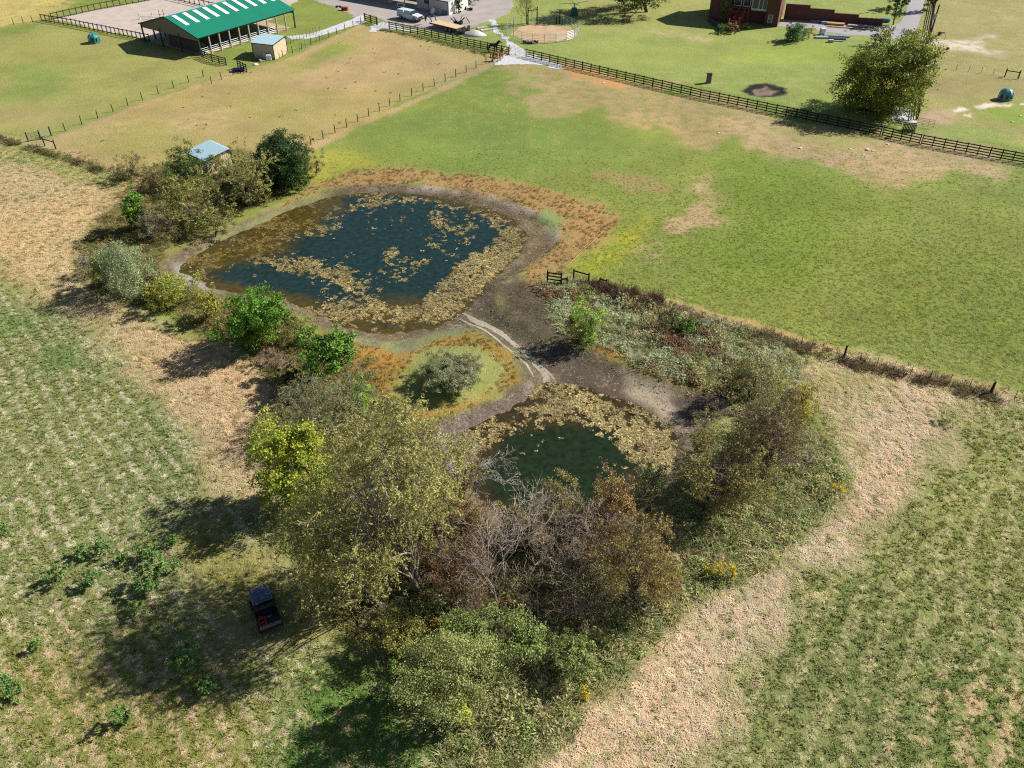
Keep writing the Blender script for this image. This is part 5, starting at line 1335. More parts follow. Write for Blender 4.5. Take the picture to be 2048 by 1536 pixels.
def tree(name, label, cat, base, box, n, leaf, cols, group=None, stems=1, nl=9, clumps=None, aspect=.55, droop=0.0, clump_r=None,
         bark=BARK_D, trunk_r=None, limbs=26, ry_k=1.0, twig=0.0, lean=0.25, hollow=.3, lobe=(.26, .46), wcol=None, cname='crown', spray=0.0):
    if nl < 10 and lobe == (.26, .46): lobe = (.40, .58)
    n = int(n * 1.4); leaf = leaf * .84
    B, Cn, R = place_crown(base, box, ry_k, .8 if cat == 'tree' else .985 if name in ('leafy_bush', 'sedge_mound') else .92)
    root = empty(name, Vector(B), 0, label, cat, group)
    nc = clumps or max(30, n // 45)
    P, Nn, LC = crown_pts(Cn - B, R, nl, nc, hollow, lobe=lobe, fill=.97 if spray else .9)
    P[:, 2] = np.maximum(P[:, 2], .12)
    cr = clump_r or .11 * float(R.mean()) + .04
    k = rng.integers(0, nc, n)
    off = rng.normal(size=(n, 3)) * cr * .62
    if droop: off[:, 2] *= 1 + droop; off[:, 2] -= droop * cr * .4
    else: off[:, 2] *= .75
    if spray:
        sd_ = unit(Nn * .8 + rng.normal(size=(nc, 3)) * .55 + np.array([0, 0, .25 - droop]))
        off = off * .32 + (sd_ * rng.uniform(.6, 1.3, (nc, 1)))[k] * rng.uniform(-1, 1, (n, 1)) * spray
    C = P[k] + off
    C[:, 2] = np.maximum(C[:, 2], .05)
    nn = unit(Nn[k] * .55 + rng.normal(size=(n, 3)) * .75 + np.array([0, 0, .35]))
    cols = np.array(cols)
    cp = rng.dirichlet(np.ones(len(cols)) * .6 if wcol is None else np.array(wcol), nc)
    base_c = (cp @ cols) * rng.uniform(.84, 1.16, (nc, 1)) * 1.55
    lc_ = base_c[k] * rng.uniform(.8, 1.2, (n, 1))
    # now and then a leaf already turned
    link(cname, leaf_mesh(cname, C, nn, leaf, aspect, lc_, droop), root)
    # trunk and limbs
    tr_ = trunk_r or max(.05, .035 * float(R[2]) + .03)
    P0, P1, r0, r1 = [], [], [], []
    tops = []
    for s in range(stems):
        p = np.array([jitter(.25) * (stems > 1), jitter(.2) * (stems > 1), -.1]); rr = tr_ * (1 if stems == 1 else .75)
        tgt = (Cn - B) * np.array([1, 1, 1]) + np.array([jitter(R[0] * .45), jitter(R[1] * .45), R[2] * .25]) * (1 if stems > 1 else .35)
        st = 6; pts = [p]
        for i in range(1, st + 1):
            f = i / st; q = p * (1 - f) + tgt * f + np.array([jitter(.12), jitter(.12), 0]) * R[0] * .25; pts.append(q)
        for i in range(st):
            P0.append(pts[i]); P1.append(pts[i + 1]); r0.append(rr * (1 - .75 * i / st)); r1.append(rr * (1 - .75 * (i + 1) / st))
        tops.append(pts)
    sel = rng.choice(nc, min(nc, limbs), replace=False)
    for j in sel:
        pts = tops[rng.integers(0, len(tops))]; i = rng.integers(1, len(pts)); a_ = pts[i]; e = P[j]
        m1 = a_ * .6 + e * .4 + np.array([jitter(.1), jitter(.1), .12]) * R[2] * .5
        rr = tr_ * .32 * (1 - .5 * i / len(pts))
        P0 += [a_, m1]; P1 += [m1, e]; r0 += [rr, rr * .6]; r1 += [rr * .6, rr * .2]
    link('trunk', segs_mesh('trunk', P0, P1, r0, r1, bark, 6), root)
    if twig:
        # fine bare twigs showing among the leaves
        nt = int(twig); j = rng.integers(0, nc, nt)
        a_ = P[j] + rng.normal(size=(nt, 3)) * cr * .5; dv = unit(Nn[j] * .8 + rng.normal(size=(nt, 3)) * .8 + np.array([0, 0, .5])) * cr * rng.uniform(.8, 2.2, (nt, 1))
        link('twigs', segs_mesh('twigs', a_ - dv * .5, a_ + dv * .5, np.full(nt, .012), np.full(nt, .004), np.array(bark) * rng.uniform(.7, 1.3, (nt, 1)), 3), root)['kind'] = 'stuff'
    return root
def bare_tree(name, label, cat, base, top, col, group=None, spread=.55, levels=5, kids=(3, 4), r0=.09, seed=0, lean=(0, 0), leaves=0, leafcol=None, stems=1, shrink=.72, leaf=.08, thin=.55):
    """a dead or leafless tree grown by repeated forking"""
    R_ = np.random.default_rng(seed + 100)
    B = U(*base); B[2] = gzp(B[0], B[1])
    a = (top[0] - 1024) / FPX; b = (768 - top[1]) / FPX
    dr = np.array([a, CP + b * SP, -SP + b * CP]); t = B[1] / dr[1]
    T = np.array([dr[0] * t, B[1], CAMH + dr[2] * t]) - B
    H = max(.8, float(np.linalg.norm(T)))
    root = empty(name, Vector(B), 0, label, cat, group)
    P0, P1, q0, q1, lev = [], [], [], [], []
    def grow(p, d, L, r, l):
        n = 3 if l < 2 else 2
        for i in range(n):
            d = unit(d + R_.normal(size=3) * (.13 + .05 * l)); q = p + d * L / n; 
            q[2] = max(q[2], .05)
            r2 = r * (1 - .28 / n * (i + 1) / 1)
            P0.append(p); P1.append(q); q0.append(r); q1.append(r2); lev.append(l); p = q; r = r2
            if l < levels and i < n - 1 and R_.random() < .75:
                side = unit(np.cross(d, R_.normal(size=3))); grow(p, unit(d * .6 + side * spread * 1.3 + np.array([0, 0, .12])), L * shrink * R_.uniform(.6, 1), r * thin, l + 1)
        if l < levels:
            for k in range(R_.integers(kids[0] - 1, kids[1])):
                side = unit(np.cross(d, R_.normal(size=3))); grow(p, unit(d + side * spread), L * shrink * R_.uniform(.7, 1.05), r * thin, l + 1)
    for s in range(stems):
        o = np.array([R_.normal() * .25, R_.normal() * .25, -.1]) if stems > 1 else np.array([0, 0, -.1])
        dv = unit(T) if stems == 1 else unit(unit(T) + R_.normal(size=3) * np.array([.5, .5, .1]))
        grow(o, dv, H * .42, r0, 0)
    P0 = np.array(P0); P1 = np.array(P1); q0 = np.array(q0); q1 = np.array(q1); lev = np.array(lev)
    cc = np.array(col) * R_.uniform(.75, 1.25, (len(P0), 1))
    k = lev <= 1
    link('trunk', segs_mesh('trunk', P0[k], P1[k], q0[k], q1[k], cc[k], 6), root)
    link('branches', segs_mesh('branches', P0[~k], P1[~k], np.maximum(q0[~k], .014), np.maximum(q1[~k], .009), cc[~k], 3), root)
    if leaves:
        m = np.where(lev >= levels - 2)[0]; j = R_.choice(m, leaves)
        C = P1[j] + R_.normal(size=(leaves, 3)) * .14
        lc_ = np.array(leafcol)[R_.integers(0, len(leafcol), leaves)] * R_.uniform(.75, 1.25, (leaves, 1))
        link('crown', leaf_mesh('crown', C, unit(R_.normal(size=(leaves, 3)) + np.array([0, 0, .4])), leaf, .5, lc_), root)
    return root
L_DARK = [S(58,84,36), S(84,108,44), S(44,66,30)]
L_CEDAR = [S(52,80,34), S(66,96,38), S(40,62,28)]
L_OLIVE = [S(146,148,84), S(122,124,66), S(166,160,92)]
L_YG = [S(152,160,66), S(176,176,78), S(122,138,58)]
L_GRAY = [S(140,154,112), S(116,132,88), S(160,168,124)]
L_LIME = [S(142,174,64), S(120,154,58), S(164,184,80)]
L_BROWN = [S(152,128,78), S(136,120,66), S(166,142,84), S(120,110,60)]
L_MID = [S(104,140,54), S(132,164,66), S(84,116,44)]
L_YEL = [S(176,170,74), S(156,154,68), S(136,138,62)]
L_DRAB = [S(146,136,96), S(124,120,78), S(160,146,108)]
GB = 'trees and shrubs on the left pond bank'
# --- left bank, top to bottom
tree('cedar_tree', 'dense dark green cedar standing highest on the left bank', 'tree', (558,374), (499,264,615,376), 28000, .26, L_CEDAR, GB, nl=26, clumps=700, aspect=.4, clump_r=.34, lobe=(.26,.40), hollow=.6, limbs=20, trunk_r=.2)
tree('bank_tree', 'dark green tree partly hiding the pale blue shed roof', 'tree', (372,376), (331,290,414,376), 5200, .2, L_DARK + [S(104,120,70)], GB, nl=9)
tree('bank_tree', 'olive tree with visible grey limbs left of the cedar', 'tree', (500,412), (448,300,552,410), 8500, .2, L_OLIVE, GB, stems=3, nl=18, lobe=(.2,.36), clumps=420, spray=.4, bark=BARK_G, twig=260, limbs=40)
tree('bank_tree', 'wide olive green tree below the dark shed tree', 'tree', (386,452), (328,352,446,456), 9000, .2, L_OLIVE + [S(126,134,58)], GB, stems=2, nl=18, lobe=(.2,.36), clumps=420, spray=.4, bark=BARK_G, twig=200)
tree('shrub', 'small leafy olive shrub in front of the beige shed wall', 'shrub', (438,352), (418,312,462,352), 1800, .18, L_OLIVE, GB, nl=6)
tree('sapling', 'bright green sapling at the left end of the upper thicket', 'tree', (276,462), (243,382,297,444), 2300, .26, L_MID, GB, nl=7, aspect=.7)
tree('shrub', 'grey twiggy shrub at the foot of the bright sapling', 'shrub', (305,480), (272,420,345,488), 2200, .13, L_DRAB, GB, nl=8, twig=900, bark=BARK_G, stems=4, limbs=50)
tree('shrub', 'drab bush between the twiggy shrub and the pond edge', 'shrub', (430,470), (400,410,470,466), 2000, .16, L_OLIVE, GB, nl=7, twig=160)
tree('shrub', 'dull twiggy bush alone by the field edge above the thicket', 'shrub', (258,358), (226,308,292,360), 2200, .15, L_DRAB + [S(120,130,76)], GB, nl=8, twig=500, stems=4)
tree('shrub', 'low grey brown bush right of the dull twiggy bush', 'shrub', (305,358), (286,334,330,362), 900, .14, L_DRAB, GB, nl=5, twig=160)
tree('sapling', 'thin pale green sapling right of the cedar', 'tree', (632,352), (610,296,652,352), 900, .16, L_OLIVE, GB, nl=6, twig=300, bark=BARK_G)
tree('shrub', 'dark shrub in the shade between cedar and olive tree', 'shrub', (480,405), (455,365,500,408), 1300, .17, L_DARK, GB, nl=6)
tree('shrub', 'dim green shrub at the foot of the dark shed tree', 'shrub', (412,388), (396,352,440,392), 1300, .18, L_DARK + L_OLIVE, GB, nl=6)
tree('willow_tree', 'silvery green willow on the left tip of the upper pond', 'tree', (246,594), (196,486,302,606), 8000, .24, L_GRAY, GB, nl=11, aspect=.3, droop=.3, stems=3, bark=BARK_G)
tree('shrub', 'yellowing dark bush leaning on the silvery willow', 'shrub', (212,576), (182,508,240,578), 2400, .22, L_YG + L_DARK, GB, nl=7)
tree('sapling', 'yellow green tree with grey stems beside the silvery willow', 'tree', (346,610), (302,538,392,612), 3800, .2, L_YG, GB, nl=9, stems=3, bark=BARK_G, limbs=40, twig=150)
tree('shrub', 'low yellow green bush between willow and yellow tree', 'shrub', (296,606), (282,572,314,610), 900, .2, L_YEL, GB, nl=5)
tree('sapling', 'small yellow sapling left of the round dark green tree', 'tree', (412,642), (386,576,442,646), 2200, .19, L_YEL, GB, nl=8, twig=200)
tree('round_tree', 'round dark green tree with dense leaves at the pond edge', 'tree', (512,694), (444,576,572,692), 12000, .22, [S(88,130,40), S(66,104,34), S(118,152,50)], GB, nl=13, clumps=300, aspect=.65, lobe=(.32,.5), hollow=.5)
tree('shrub', 'thin olive bush right of the round dark green tree', 'shrub', (592,690), (564,612,636,692), 2600, .14, L_OLIVE + [S(150,160,70)], GB, nl=8, twig=500, bark=BARK_D, stems=3)
tree('young_tree', 'leafy mid green tree with pale trunk above the grey shrub', 'tree', (624,768), (594,658,706,752), 5200, .27, L_MID, GB, nl=11, aspect=.7, bark=BARK_P, limbs=40, stems=2)
tree('willow_shrub', 'big grey olive feathery shrub above the yellow green tree', 'shrub', (640,862), (556,742,738,862), 11000, .2, [S(134,138,92), S(112,120,74), S(154,154,108)], GB, nl=13, aspect=.22, stems=5, twig=1600, bark=BARK_G, limbs=70, clumps=500, spray=.6)
tree('reed_clump', 'bright lime green reed clump beside the grey feathery shrub', 'reeds', (716,822), (690,754,744,824), 2600, .5, L_LIME, GB, nl=7, aspect=.12, droop=-.9, limbs=8)
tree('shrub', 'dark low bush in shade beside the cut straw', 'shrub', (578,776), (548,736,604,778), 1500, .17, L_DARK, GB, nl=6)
tree('shrub', 'pinkish brown dry bush above the dark low bush', 'shrub', (548,732), (510,700,590,736), 1500, .1, [S(168,146,122), S(150,130,106)], GB, nl=7, twig=900, bark=S(160,140,124), stems=4)
tree('shrub', 'grey dry bush on the left tip of the upper pond bank', 'shrub', (178,552), (150,500,210,556), 1400, .12, [S(168,158,128), S(150,142,112)], GB, nl=7, twig=700, bark=BARK_G, stems=4)
tree('shrub', 'small rusty bush hugging the shore below the willow', 'shrub', (300,560), (276,520,330,562), 700, .14, L_BROWN, GB, nl=5, twig=200)
# --- big trees at the near end
tree('yellow_green_tree', 'bright yellow green tree left of the big willow', 'tree', (585,1012), (500,850,656,1012), 13000, .23, [S(160,168,56), S(134,150,50), S(182,182,70), S(108,126,46)], GB, nl=14, clumps=330, aspect=.6, lobe=(.3,.48))
GN = 'big trees and shrubs at the near pond end'
tree('willow_tree', 'tallest olive willow with several pale trunks', 'tree', (838,1186), (606,822,908,1150), 30000, .22, [S(164,160,94), S(140,138,76), S(178,172,106), S(122,120,64)], GN, stems=5, nl=30, clumps=1100, aspect=.32, droop=.35, bark=S(170,158,142), trunk_r=.24, limbs=110, twig=900, lobe=(.16,.32), hollow=.2, clump_r=.34, spray=.85)
tree('willow_tree', 'lower olive willow hanging over the parked utility vehicle', 'tree', (760,1215), (558,985,800,1225), 15000, .22, [S(154,150,86), S(130,128,70), S(168,160,96)], GN, stems=3, nl=32, clumps=950, aspect=.32, droop=.4, bark=S(150,138,122), trunk_r=.16, limbs=60, twig=1000, lobe=(.18,.34), clump_r=.34, spray=.75)
tree('willow_shrub', 'sparse olive shrub between the big willow and pond water', 'shrub', (925,1050), (860,890,960,1060), 4200, .17, L_OLIVE + [S(140,120,76)], GN, stems=5, nl=11, clumps=260, spray=.4, twig=1300, bark=S(120,104,92), limbs=60, aspect=.35)
tree('shrub', 'reddish brown half bare shrub right of the willow trunks', 'shrub', (905,1215), (846,1070,985,1215), 4200, .15, [S(152,120,84), S(132,108,72), S(120,112,62)], GN, stems=6, nl=12, twig=1600, bark=S(140,112,98), limbs=80, aspect=.4)
tree('shrub', 'reddish shrub behind the pale dead tree', 'shrub', (920,1120), (868,1000,978,1110), 3600, .15, L_BROWN, GN, stems=5, nl=10, twig=1800, bark=S(140,118,102), limbs=60)
tree('shrub', 'dark olive bush standing at the water below the dead twigs', 'shrub', (1028,1082), (990,1012,1072,1096), 3600, .17, [S(130,116,50), S(110,100,44), S(146,132,60)], GN, nl=9, stems=3, twig=300)
tree('shrub', 'rounded tan bush in the middle of the near shore', 'shrub', (1118,1080), (1082,950,1160,1075), 4200, .16, L_BROWN + L_OLIVE, GN, nl=9, stems=4, twig=600, bark=BARK_G)
tree('shrub', 'tall rusty shrub with pink tips at the pond outlet', 'shrub', (1228,1080), (1186,930,1268,1075), 4200, .16, [S(164,132,90), S(146,124,70), S(170,150,84)], GN, nl=10, stems=5, twig=1200, bark=S(140,112,100), ry_k=.9)
tree('shrub', 'grey green shrub on the mud at the right of the rusty one', 'shrub', (1296,1020), (1262,930,1336,1016), 3200, .18, L_GRAY + L_OLIVE, GN, nl=9, stems=3, twig=200)
tree('shrub', 'large brown olive shrub on the right side of the dead wood', 'shrub', (1270,1200), (1190,1030,1356,1200), 12000, .16, [S(150,126,70), S(134,118,62), S(166,142,84), S(126,124,64)], GN, nl=24, lobe=(.18,.34), clumps=600, spray=.4, stems=6, twig=1800, bark=S(130,108,92), limbs=70, aspect=.4)
tree('shrub', 'low amber shrub behind the large brown olive shrub', 'shrub', (1190,1130), (1130,1030,1230,1130), 4200, .15, L_BROWN, GN, nl=10, stems=4, twig=900, bark=S(140,116,100))
tree('shrub', 'olive shrub under the dead wood on the left', 'shrub', (1000,1240), (940,1180,1050,1250), 2600, .16, L_OLIVE + L_BROWN, GN, nl=9, stems=4, twig=800, bark=S(130,112,104))
tree('shrub', 'yellow olive shrub above the pale leafy bush', 'shrub', (800,1300), (720,1220,860,1310), 4600, .16, [S(160,154,84), S(140,138,72)], GN, nl=10, stems=3, twig=300)
# pale leafy near bushes
tree('leafy_bush', 'pale yellow green leafy bush lowest in front', 'bush', (905,1432), (790,1262,985,1440), 16000, .115, [S(150,154,94), S(130,140,80), S(168,168,106), S(108,122,66)], GN, nl=34, aspect=.75, clumps=420, lobe=(.16,.34))
tree('leafy_bush', 'mid green leafy bush below the dead wood', 'bush', (985,1330), (880,1215,1090,1320), 13000, .125, [S(132,148,82), S(112,130,68), S(150,160,92)], GN, nl=30, aspect=.75, clumps=360, lobe=(.16,.34))
tree('leafy_bush', 'yellowest leafy sprig bush at the front corner of the pale one', 'bush', (925,1448), (890,1380,940,1444), 1500, .16, [S(190,190,72), S(166,176,70)], GN, nl=6, aspect=.75)
tree('leafy_bush', 'shadowed green bush left of the pale leafy bush', 'bush', (800,1400), (770,1330,830,1404), 1700, .17, L_MID, GN, nl=7, aspect=.7)
tree('leafy_bush', 'soft green bush right of the pale leafy one', 'bush', (1140,1350), (1085,1270,1190,1350), 5200, .125, [S(142,152,88), S(124,138,76)], GN, nl=10, aspect=.7)
# --- right bank
tree('shrub', 'olive brown shrub standing right of the lower pond', 'shrub', (1440,1020), (1370,852,1530,1020), 11000, .17, [S(150,146,76), S(128,126,64), S(164,152,84), S(120,110,66)], GN, nl=22, lobe=(.18,.34), clumps=520, spray=.4, stems=5, twig=1600, bark=S(140,126,112), limbs=60)
tree('shrub', 'reddish grey half bare shrub beside the cut straw', 'shrub', (1528,960), (1476,770,1602,948), 6200, .15, [S(152,140,76), S(140,124,84), S(126,122,62)], GN, nl=20, lobe=(.18,.34), clumps=380, spray=.4, stems=6, twig=2000, bark=S(134,112,104), limbs=70)
tree('shrub', 'yellow tinged shrub at the edge of the cut straw', 'shrub', (1590,880), (1552,760,1626,890), 4200, .17, [S(160,156,64), S(140,142,64), S(176,164,60)], GN, nl=9, stems=3, twig=400)
tree('shrub', 'small green gold bush at the foot of the olive brown shrub', 'shrub', (1478,998), (1448,936,1520,1000), 2400, .17, [S(150,160,60), S(128,142,56)], GN, nl=7)
tree('shrub', 'dusky shrub above the drained mud pocket', 'shrub', (1500,800), (1460,712,1560,810), 4200, .16, L_DRAB + L_OLIVE, GN, nl=10, stems=4, twig=900)
tree('lime_shrub', 'bright lime green shrub in the weeds by the pond neck', 'shrub', (1180,684), (1144,600,1212,688), 3600, .2, L_LIME, GN, nl=8, aspect=.4, stems=3)
tree('shrub', 'dark brown bush in front of the lime green shrub', 'shrub', (1158,690), (1130,636,1186,694), 1500, .16, L_BROWN + L_DARK, GN, nl=6, twig=200)
tree('shrub', 'deep green bramble patch under the pasture fence', 'shrub', (1365,668), (1322,634,1402,668), 2200, .17, L_MID + L_DARK, GN, nl=8)
tree('shrub', 'olive bush against the wire fence above the brambles', 'shrub', (1345,640), (1320,606,1370,642), 1300, .15, L_DRAB, GN, nl=6, twig=200)
tree('sedge_mound', 'round green sedge clump on the grassy pond island', 'sedge', (900,772), (850,712,956,780), 15000, .5, [S(150,158,112), S(124,138,90), S(168,168,130), S(132,122,98)], None, nl=18, aspect=.09, droop=-1.2, clumps=260, limbs=6, lobe=(.38,.55), clump_r=.3)
# --- dead wood
GD = 'dead and leafless trees at the near pond end'
PALE = S(182,168,156); PALE2 = S(164,146,126)
bare_tree('dead_tree', 'tall pale dead tree in the centre of the near thicket', 'tree', (992,1218), (968,1010), PALE, GD, seed=1, r0=.085, spread=.6, levels=4, stems=2, kids=(3,5))
bare_tree('dead_tree', 'dead tree with branches over the green pond water on the left', 'tree', (1035,1100), (1020,958), PALE2, GD, seed=2, r0=.05, levels=5, stems=2)
bare_tree('dead_tree', 'dead tree with the highest twigs over the green water', 'tree', (1120,1085), (1098,938), PALE2, GD, seed=3, r0=.05, levels=5)
bare_tree('dead_tree', 'thin dark dead tree right of the centre', 'tree', (1190,1110), (1188,940), S(110,94,88), GD, seed=4, r0=.05, levels=5)
bare_tree('dead_tree', 'sprawling grey dead tree with spread limbs', 'tree', (1095,1200), (1075,1060), PALE, GD, seed=5, r0=.085, spread=.95, levels=4, stems=2)
bare_tree('dead_tree', 'sprawling dead tree lowest in front of the thicket', 'tree', (1070,1250), (1060,1130), PALE2, GD, seed=6, r0=.08, spread=1.0, levels=4, stems=2)
bare_tree('dead_tree', 'dead tree leaning right beside the brown olive shrub', 'tree', (1140,1215), (1180,1090), PALE2, GD, seed=7, r0=.06, spread=.9, levels=4, stems=2)
bare_tree('dead_shrub', 'pinkish leafless shrub at the left of the dead wood', 'shrub', (930,1200), (925,1085), S(156,134,118), GD, seed=8, r0=.035, spread=.8, levels=4, stems=3)
bare_tree('dead_shrub', 'pale leafless twigs at the lower left of the dead wood', 'shrub', (965,1262), (950,1190), PALE, GD, seed=9, r0=.04, spread=1.0, levels=4, stems=4)
bare_tree('dead_shrub', 'leafless shrub on the water edge beside the big willow', 'shrub', (905,985), (890,870), S(176,170,160), GD, seed=10, r0=.03, spread=.6, levels=5, stems=4)
bare_tree('dead_shrub', 'purplish leafless shrub in the olive bushes on the right bank', 'shrub', (1520,950), (1520,830), S(156,136,122), GD, seed=11, r0=.04, spread=.6, levels=5, stems=4)
bare_tree('dead_shrub', 'pale fan of dead twigs at the foot of the right bank shrub', 'shrub', (1440,960), (1400,900), PALE, GD, seed=12, r0=.03, spread=.5, levels=4, stems=4)
bare_tree('dead_shrub', 'tangled leafless shrub in the middle of the dead wood', 'shrub', (1040,1170), (1045,1080), S(160,140,122), GD, seed=13, r0=.04, spread=1.0, levels=4, stems=2)
bare_tree('dead_shrub', 'fallen grey branch tangle under the brown olive shrub', 'shrub', (1180,1250), (1170,1190), PALE2, GD, seed=14, r0=.04, spread=1.1, levels=4, stems=4)
bare_tree('dead_tree', 'thin pale dead tree among the brown shrubs on the right', 'tree', (1232,1160), (1226,1010), PALE, GD, seed=21, r0=.045, levels=5, spread=.7)
bare_tree('dead_tree', 'thin grey dead tree just right of the dark one', 'tree', (1150,1140), (1142,1000), PALE2, GD, seed=22, r0=.045, levels=5, spread=.7)
bare_tree('dead_tree', 'pale dead tree at the left edge of the green water', 'tree', (980,1140), (972,1030), PALE, GD, seed=23, r0=.04, levels=5, spread=.7)
bare_tree('dead_shrub', 'pale leafless shrub sticking out of the brown shrub on the right', 'shrub', (1290,1180), (1300,1090), PALE, GD, seed=24, r0=.035, levels=4, spread=.8, stems=3)
bare_tree('dead_tree', 'grey dead trunk leaning through the tall willow crown', 'tree', (790,1150), (740,1010), PALE, GD, seed=25, r0=.08, levels=4, spread=.7)
# --- weeds standing alone in the left field
for i, (px, py, w, h, l) in enumerate(((112,1162,44,36,'leftmost green weed clump in the left field'), (180,1172,40,34,'green weed clump second in the left field row'), (200,1108,40,32,'green weed clump above the row in the left field'),
        (158,1116,30,26,'small weed clump left of the upper one'), (300,1176,64,60,'largest green weed clump in the left field'), (298,1112,50,40,'weed clump above the largest one'), (346,1140,24,22,'small round weed right of the largest clump'),
        (344,1090,26,22,'small weed clump nearest the tree shadow'), (270,1228,34,26,'weed clump below the largest one'), (12,1400,34,60,'bright weed clump at the left edge of the photo'), (370,1340,60,56,'green weed in the tree shadow below the vehicle'),
        (408,1385,40,36,'green weed at the lower edge of the tree shadow'), (245,1122,22,18,'tiny weed clump between the rows'), (70,1302,20,16,'single small weed low in the left field'), (238,1450,36,36,'weed clump low in the left field near the bottom'), (8,1070,22,26,'weed at the left edge above the bright clump'))):
    tree('weed_clump', l, 'weeds', (px, py), (px - w / 2, py - h, px + w / 2, py + 2), max(300, int(w * h * .5)), .17, [S(104,138,70), S(124,154,82), S(86,116,62)], 'weeds standing in the left field', nl=6, aspect=.6, limbs=8)
tree('grass_tussock', 'dark tussock alone in the straw near the right weeds', 'tussock', (1898,846), (1882,828,1914,850), 350, .25, L_MID, None, nl=4, aspect=.15, droop=-.6, limbs=4)
# goldenrod
for i, (px, py, w, h, l) in enumerate(((1170,1400,16,28,'single yellow goldenrod at the lower straw edge'), (1440,1158,24,40,'tall yellow goldenrod in the right weeds'), (1464,1160,16,30,'smaller goldenrod right of the tall one'), (1418,1152,14,24,'small goldenrod left of the tall one'),
        (1678,988,22,26,'goldenrod at the straw edge on the right bank'), (1596,806,20,22,'goldenrod beside the yellow tinged shrub'), (588,778,22,18,'goldenrod beside the dark low bush on the left'), (874,1255,20,14,'goldenrod in the yellow olive shrub'))):
    tree('goldenrod', l, 'wildflower', (px, py), (px - w / 2, py - h, px + w / 2, py), 260, .13, [S(232,196,40), S(200,176,50), S(150,160,60)], 'yellow goldenrod', nl=4, aspect=.5, limbs=8)
# --- far trees
tree('maple_tree', 'big yellowing tree with dark left side by the long fence', 'tree', (1784,223), (1692,70,1860,232), 32000, .32, [S(132,138,54), S(102,114,46), S(178,172,62), S(78,96,40)], None, nl=34, clumps=700, aspect=.65, trunk_r=.32, limbs=40, bark=BARK_D, stems=1, lobe=(.24,.4), hollow=.45)
tree('bush', 'dark bluish bush behind the top of the yellowing tree', 'bush', (1762,92), (1738,54,1784,92), 2400, .22, [S(76,110,76), S(58,88,62)], None, nl=8)
tree('bush', 'round grey green bush on the lawn below the brick wall', 'bush', (1590,82), (1574,46,1614,82), 5200, .24, [S(126,150,104), S(100,128,82)], None, nl=9)
tree('bush', 'pale yellow bush tucked behind the grey green one', 'bush', (1618,76), (1602,50,1630,74), 900, .22, [S(190,190,120), S(166,170,98)], None, nl=6)
tree('bush', 'clipped reddish round bush before the brick house', 'bush', (1463,66), (1452,44,1476,64), 1500, .2, [S(120,112,62), S(136,108,72)], None, nl=10, lobe=(.5,.6))
tree('bush', 'low green bush left of the clipped round bush', 'bush', (1446,66), (1436,50,1456,66), 900, .22, L_MID, None, nl=6)
tree('climbing_plant', 'bright green climber covering the left brick wall', 'climber', (1450,44), (1444,-14,1466,46), 2400, .24, [S(128,164,76), S(104,140,60)], None, nl=9, ry_k=.4)
tree('bush', 'small yellow green bush at the foot of the red stair', 'bush', (1492,58), (1482,50,1500,59), 350, .2, L_YG, None, nl=4)
tree('willow_tree', 'small weeping willow behind the round pen', 'tree', (1054,48), (1028,-40,1076,26), 2400, .28, L_OLIVE, None, nl=9, aspect=.25, droop=.8, limbs=20)
tree('oak_tree', 'large dark oak at the top edge casting a broad shadow', 'tree', (1293,24), (1215,-130,1352,12), 15000, .42, [S(88,108,48), S(66,88,40), S(120,122,56)], None, nl=14, clumps=300, trunk_r=.4)
tree('drive_tree', 'dark green tree left of the drive behind the brick wall', 'tree', (1786,50), (1776,-22,1816,30), 2600, .3, [S(70,96,48), S(54,78,42)], None, nl=9, trunk_r=.14)
tree('drive_tree', 'dark narrow tree at the top right of the drive', 'tree', (1866,22), (1855,-46,1879,18), 2400, .3, [S(62,90,46), S(46,70,38)], None, nl=8, trunk_r=.12)
tree('drive_tree', 'dark tree at the top left of the drive', 'tree', (1802,16), (1796,-50,1826,2), 2000, .3, [S(70,96,48), S(54,78,42)], None, nl=8, trunk_r=.12)
tree('bush', 'dark trimmed bush at the right end of the metal shop', 'bush', (917,26), (910,-8,924,24), 1200, .25, L_DARK, None, nl=7)
tree('bush', 'dark bushy hedge on the grass island by the lane', 'bush', (937,8), (918,-16,958,10), 1800, .25, L_DARK + L_OLIVE, None, nl=8)
# ------------------------------------------------------------------ ground cover: countless small plants, scattered with geometry nodes
def proto(name, V, F, m):
    me = fast_mesh(name, V, F, m)
    return bpy.data.objects.new(name, me)          # kept out of the scene: only its copies stand on the ground
def blade_tuft(name, n, h, spread, w, m, seed, lie=0.0):
    R_ = np.random.default_rng(seed); V = []; F = []
    for i in range(n):
        a = R_.uniform(0, 2 * np.pi); b0 = np.array([R_.normal() * spread * .4, R_.normal() * spread * .4, 0])
        out = np.array([np.cos(a), np.sin(a), 0]); sd = np.array([-np.sin(a), np.cos(a), 0]) * w * R_.uniform(.6, 1.3)
        hh = h * R_.uniform(.55, 1.1); sp = spread * R_.uniform(.4, 1.1)
        if lie:
            b0 = np.array([R_.normal() * spread * .6, R_.normal() * spread * .6, R_.uniform(0, h)])
            p1 = b0 + out * sp * .5 + np.array([0, 0, R_.uniform(0, h * .8)]); p2 = b0 + out * sp + np.array([0, 0, R_.uniform(-h * .3, h * .3)])
            b0 = b0 - out * sp * .4
        else:
            p1 = b0 + out * sp * .35 + np.array([0, 0, hh * .65]); p2 = b0 + out * sp + np.array([0, 0, hh])
        k = len(V); V += [b0 - sd, b0 + sd, p1 + sd * .8, p1 - sd * .8, p2 + sd * .15, p2 - sd * .15]
        F += [(k, k + 1, k + 2, k + 3), (k + 3, k + 2, k + 4, k + 5)]
    return proto(name, np.array(V), np.array(F), m)
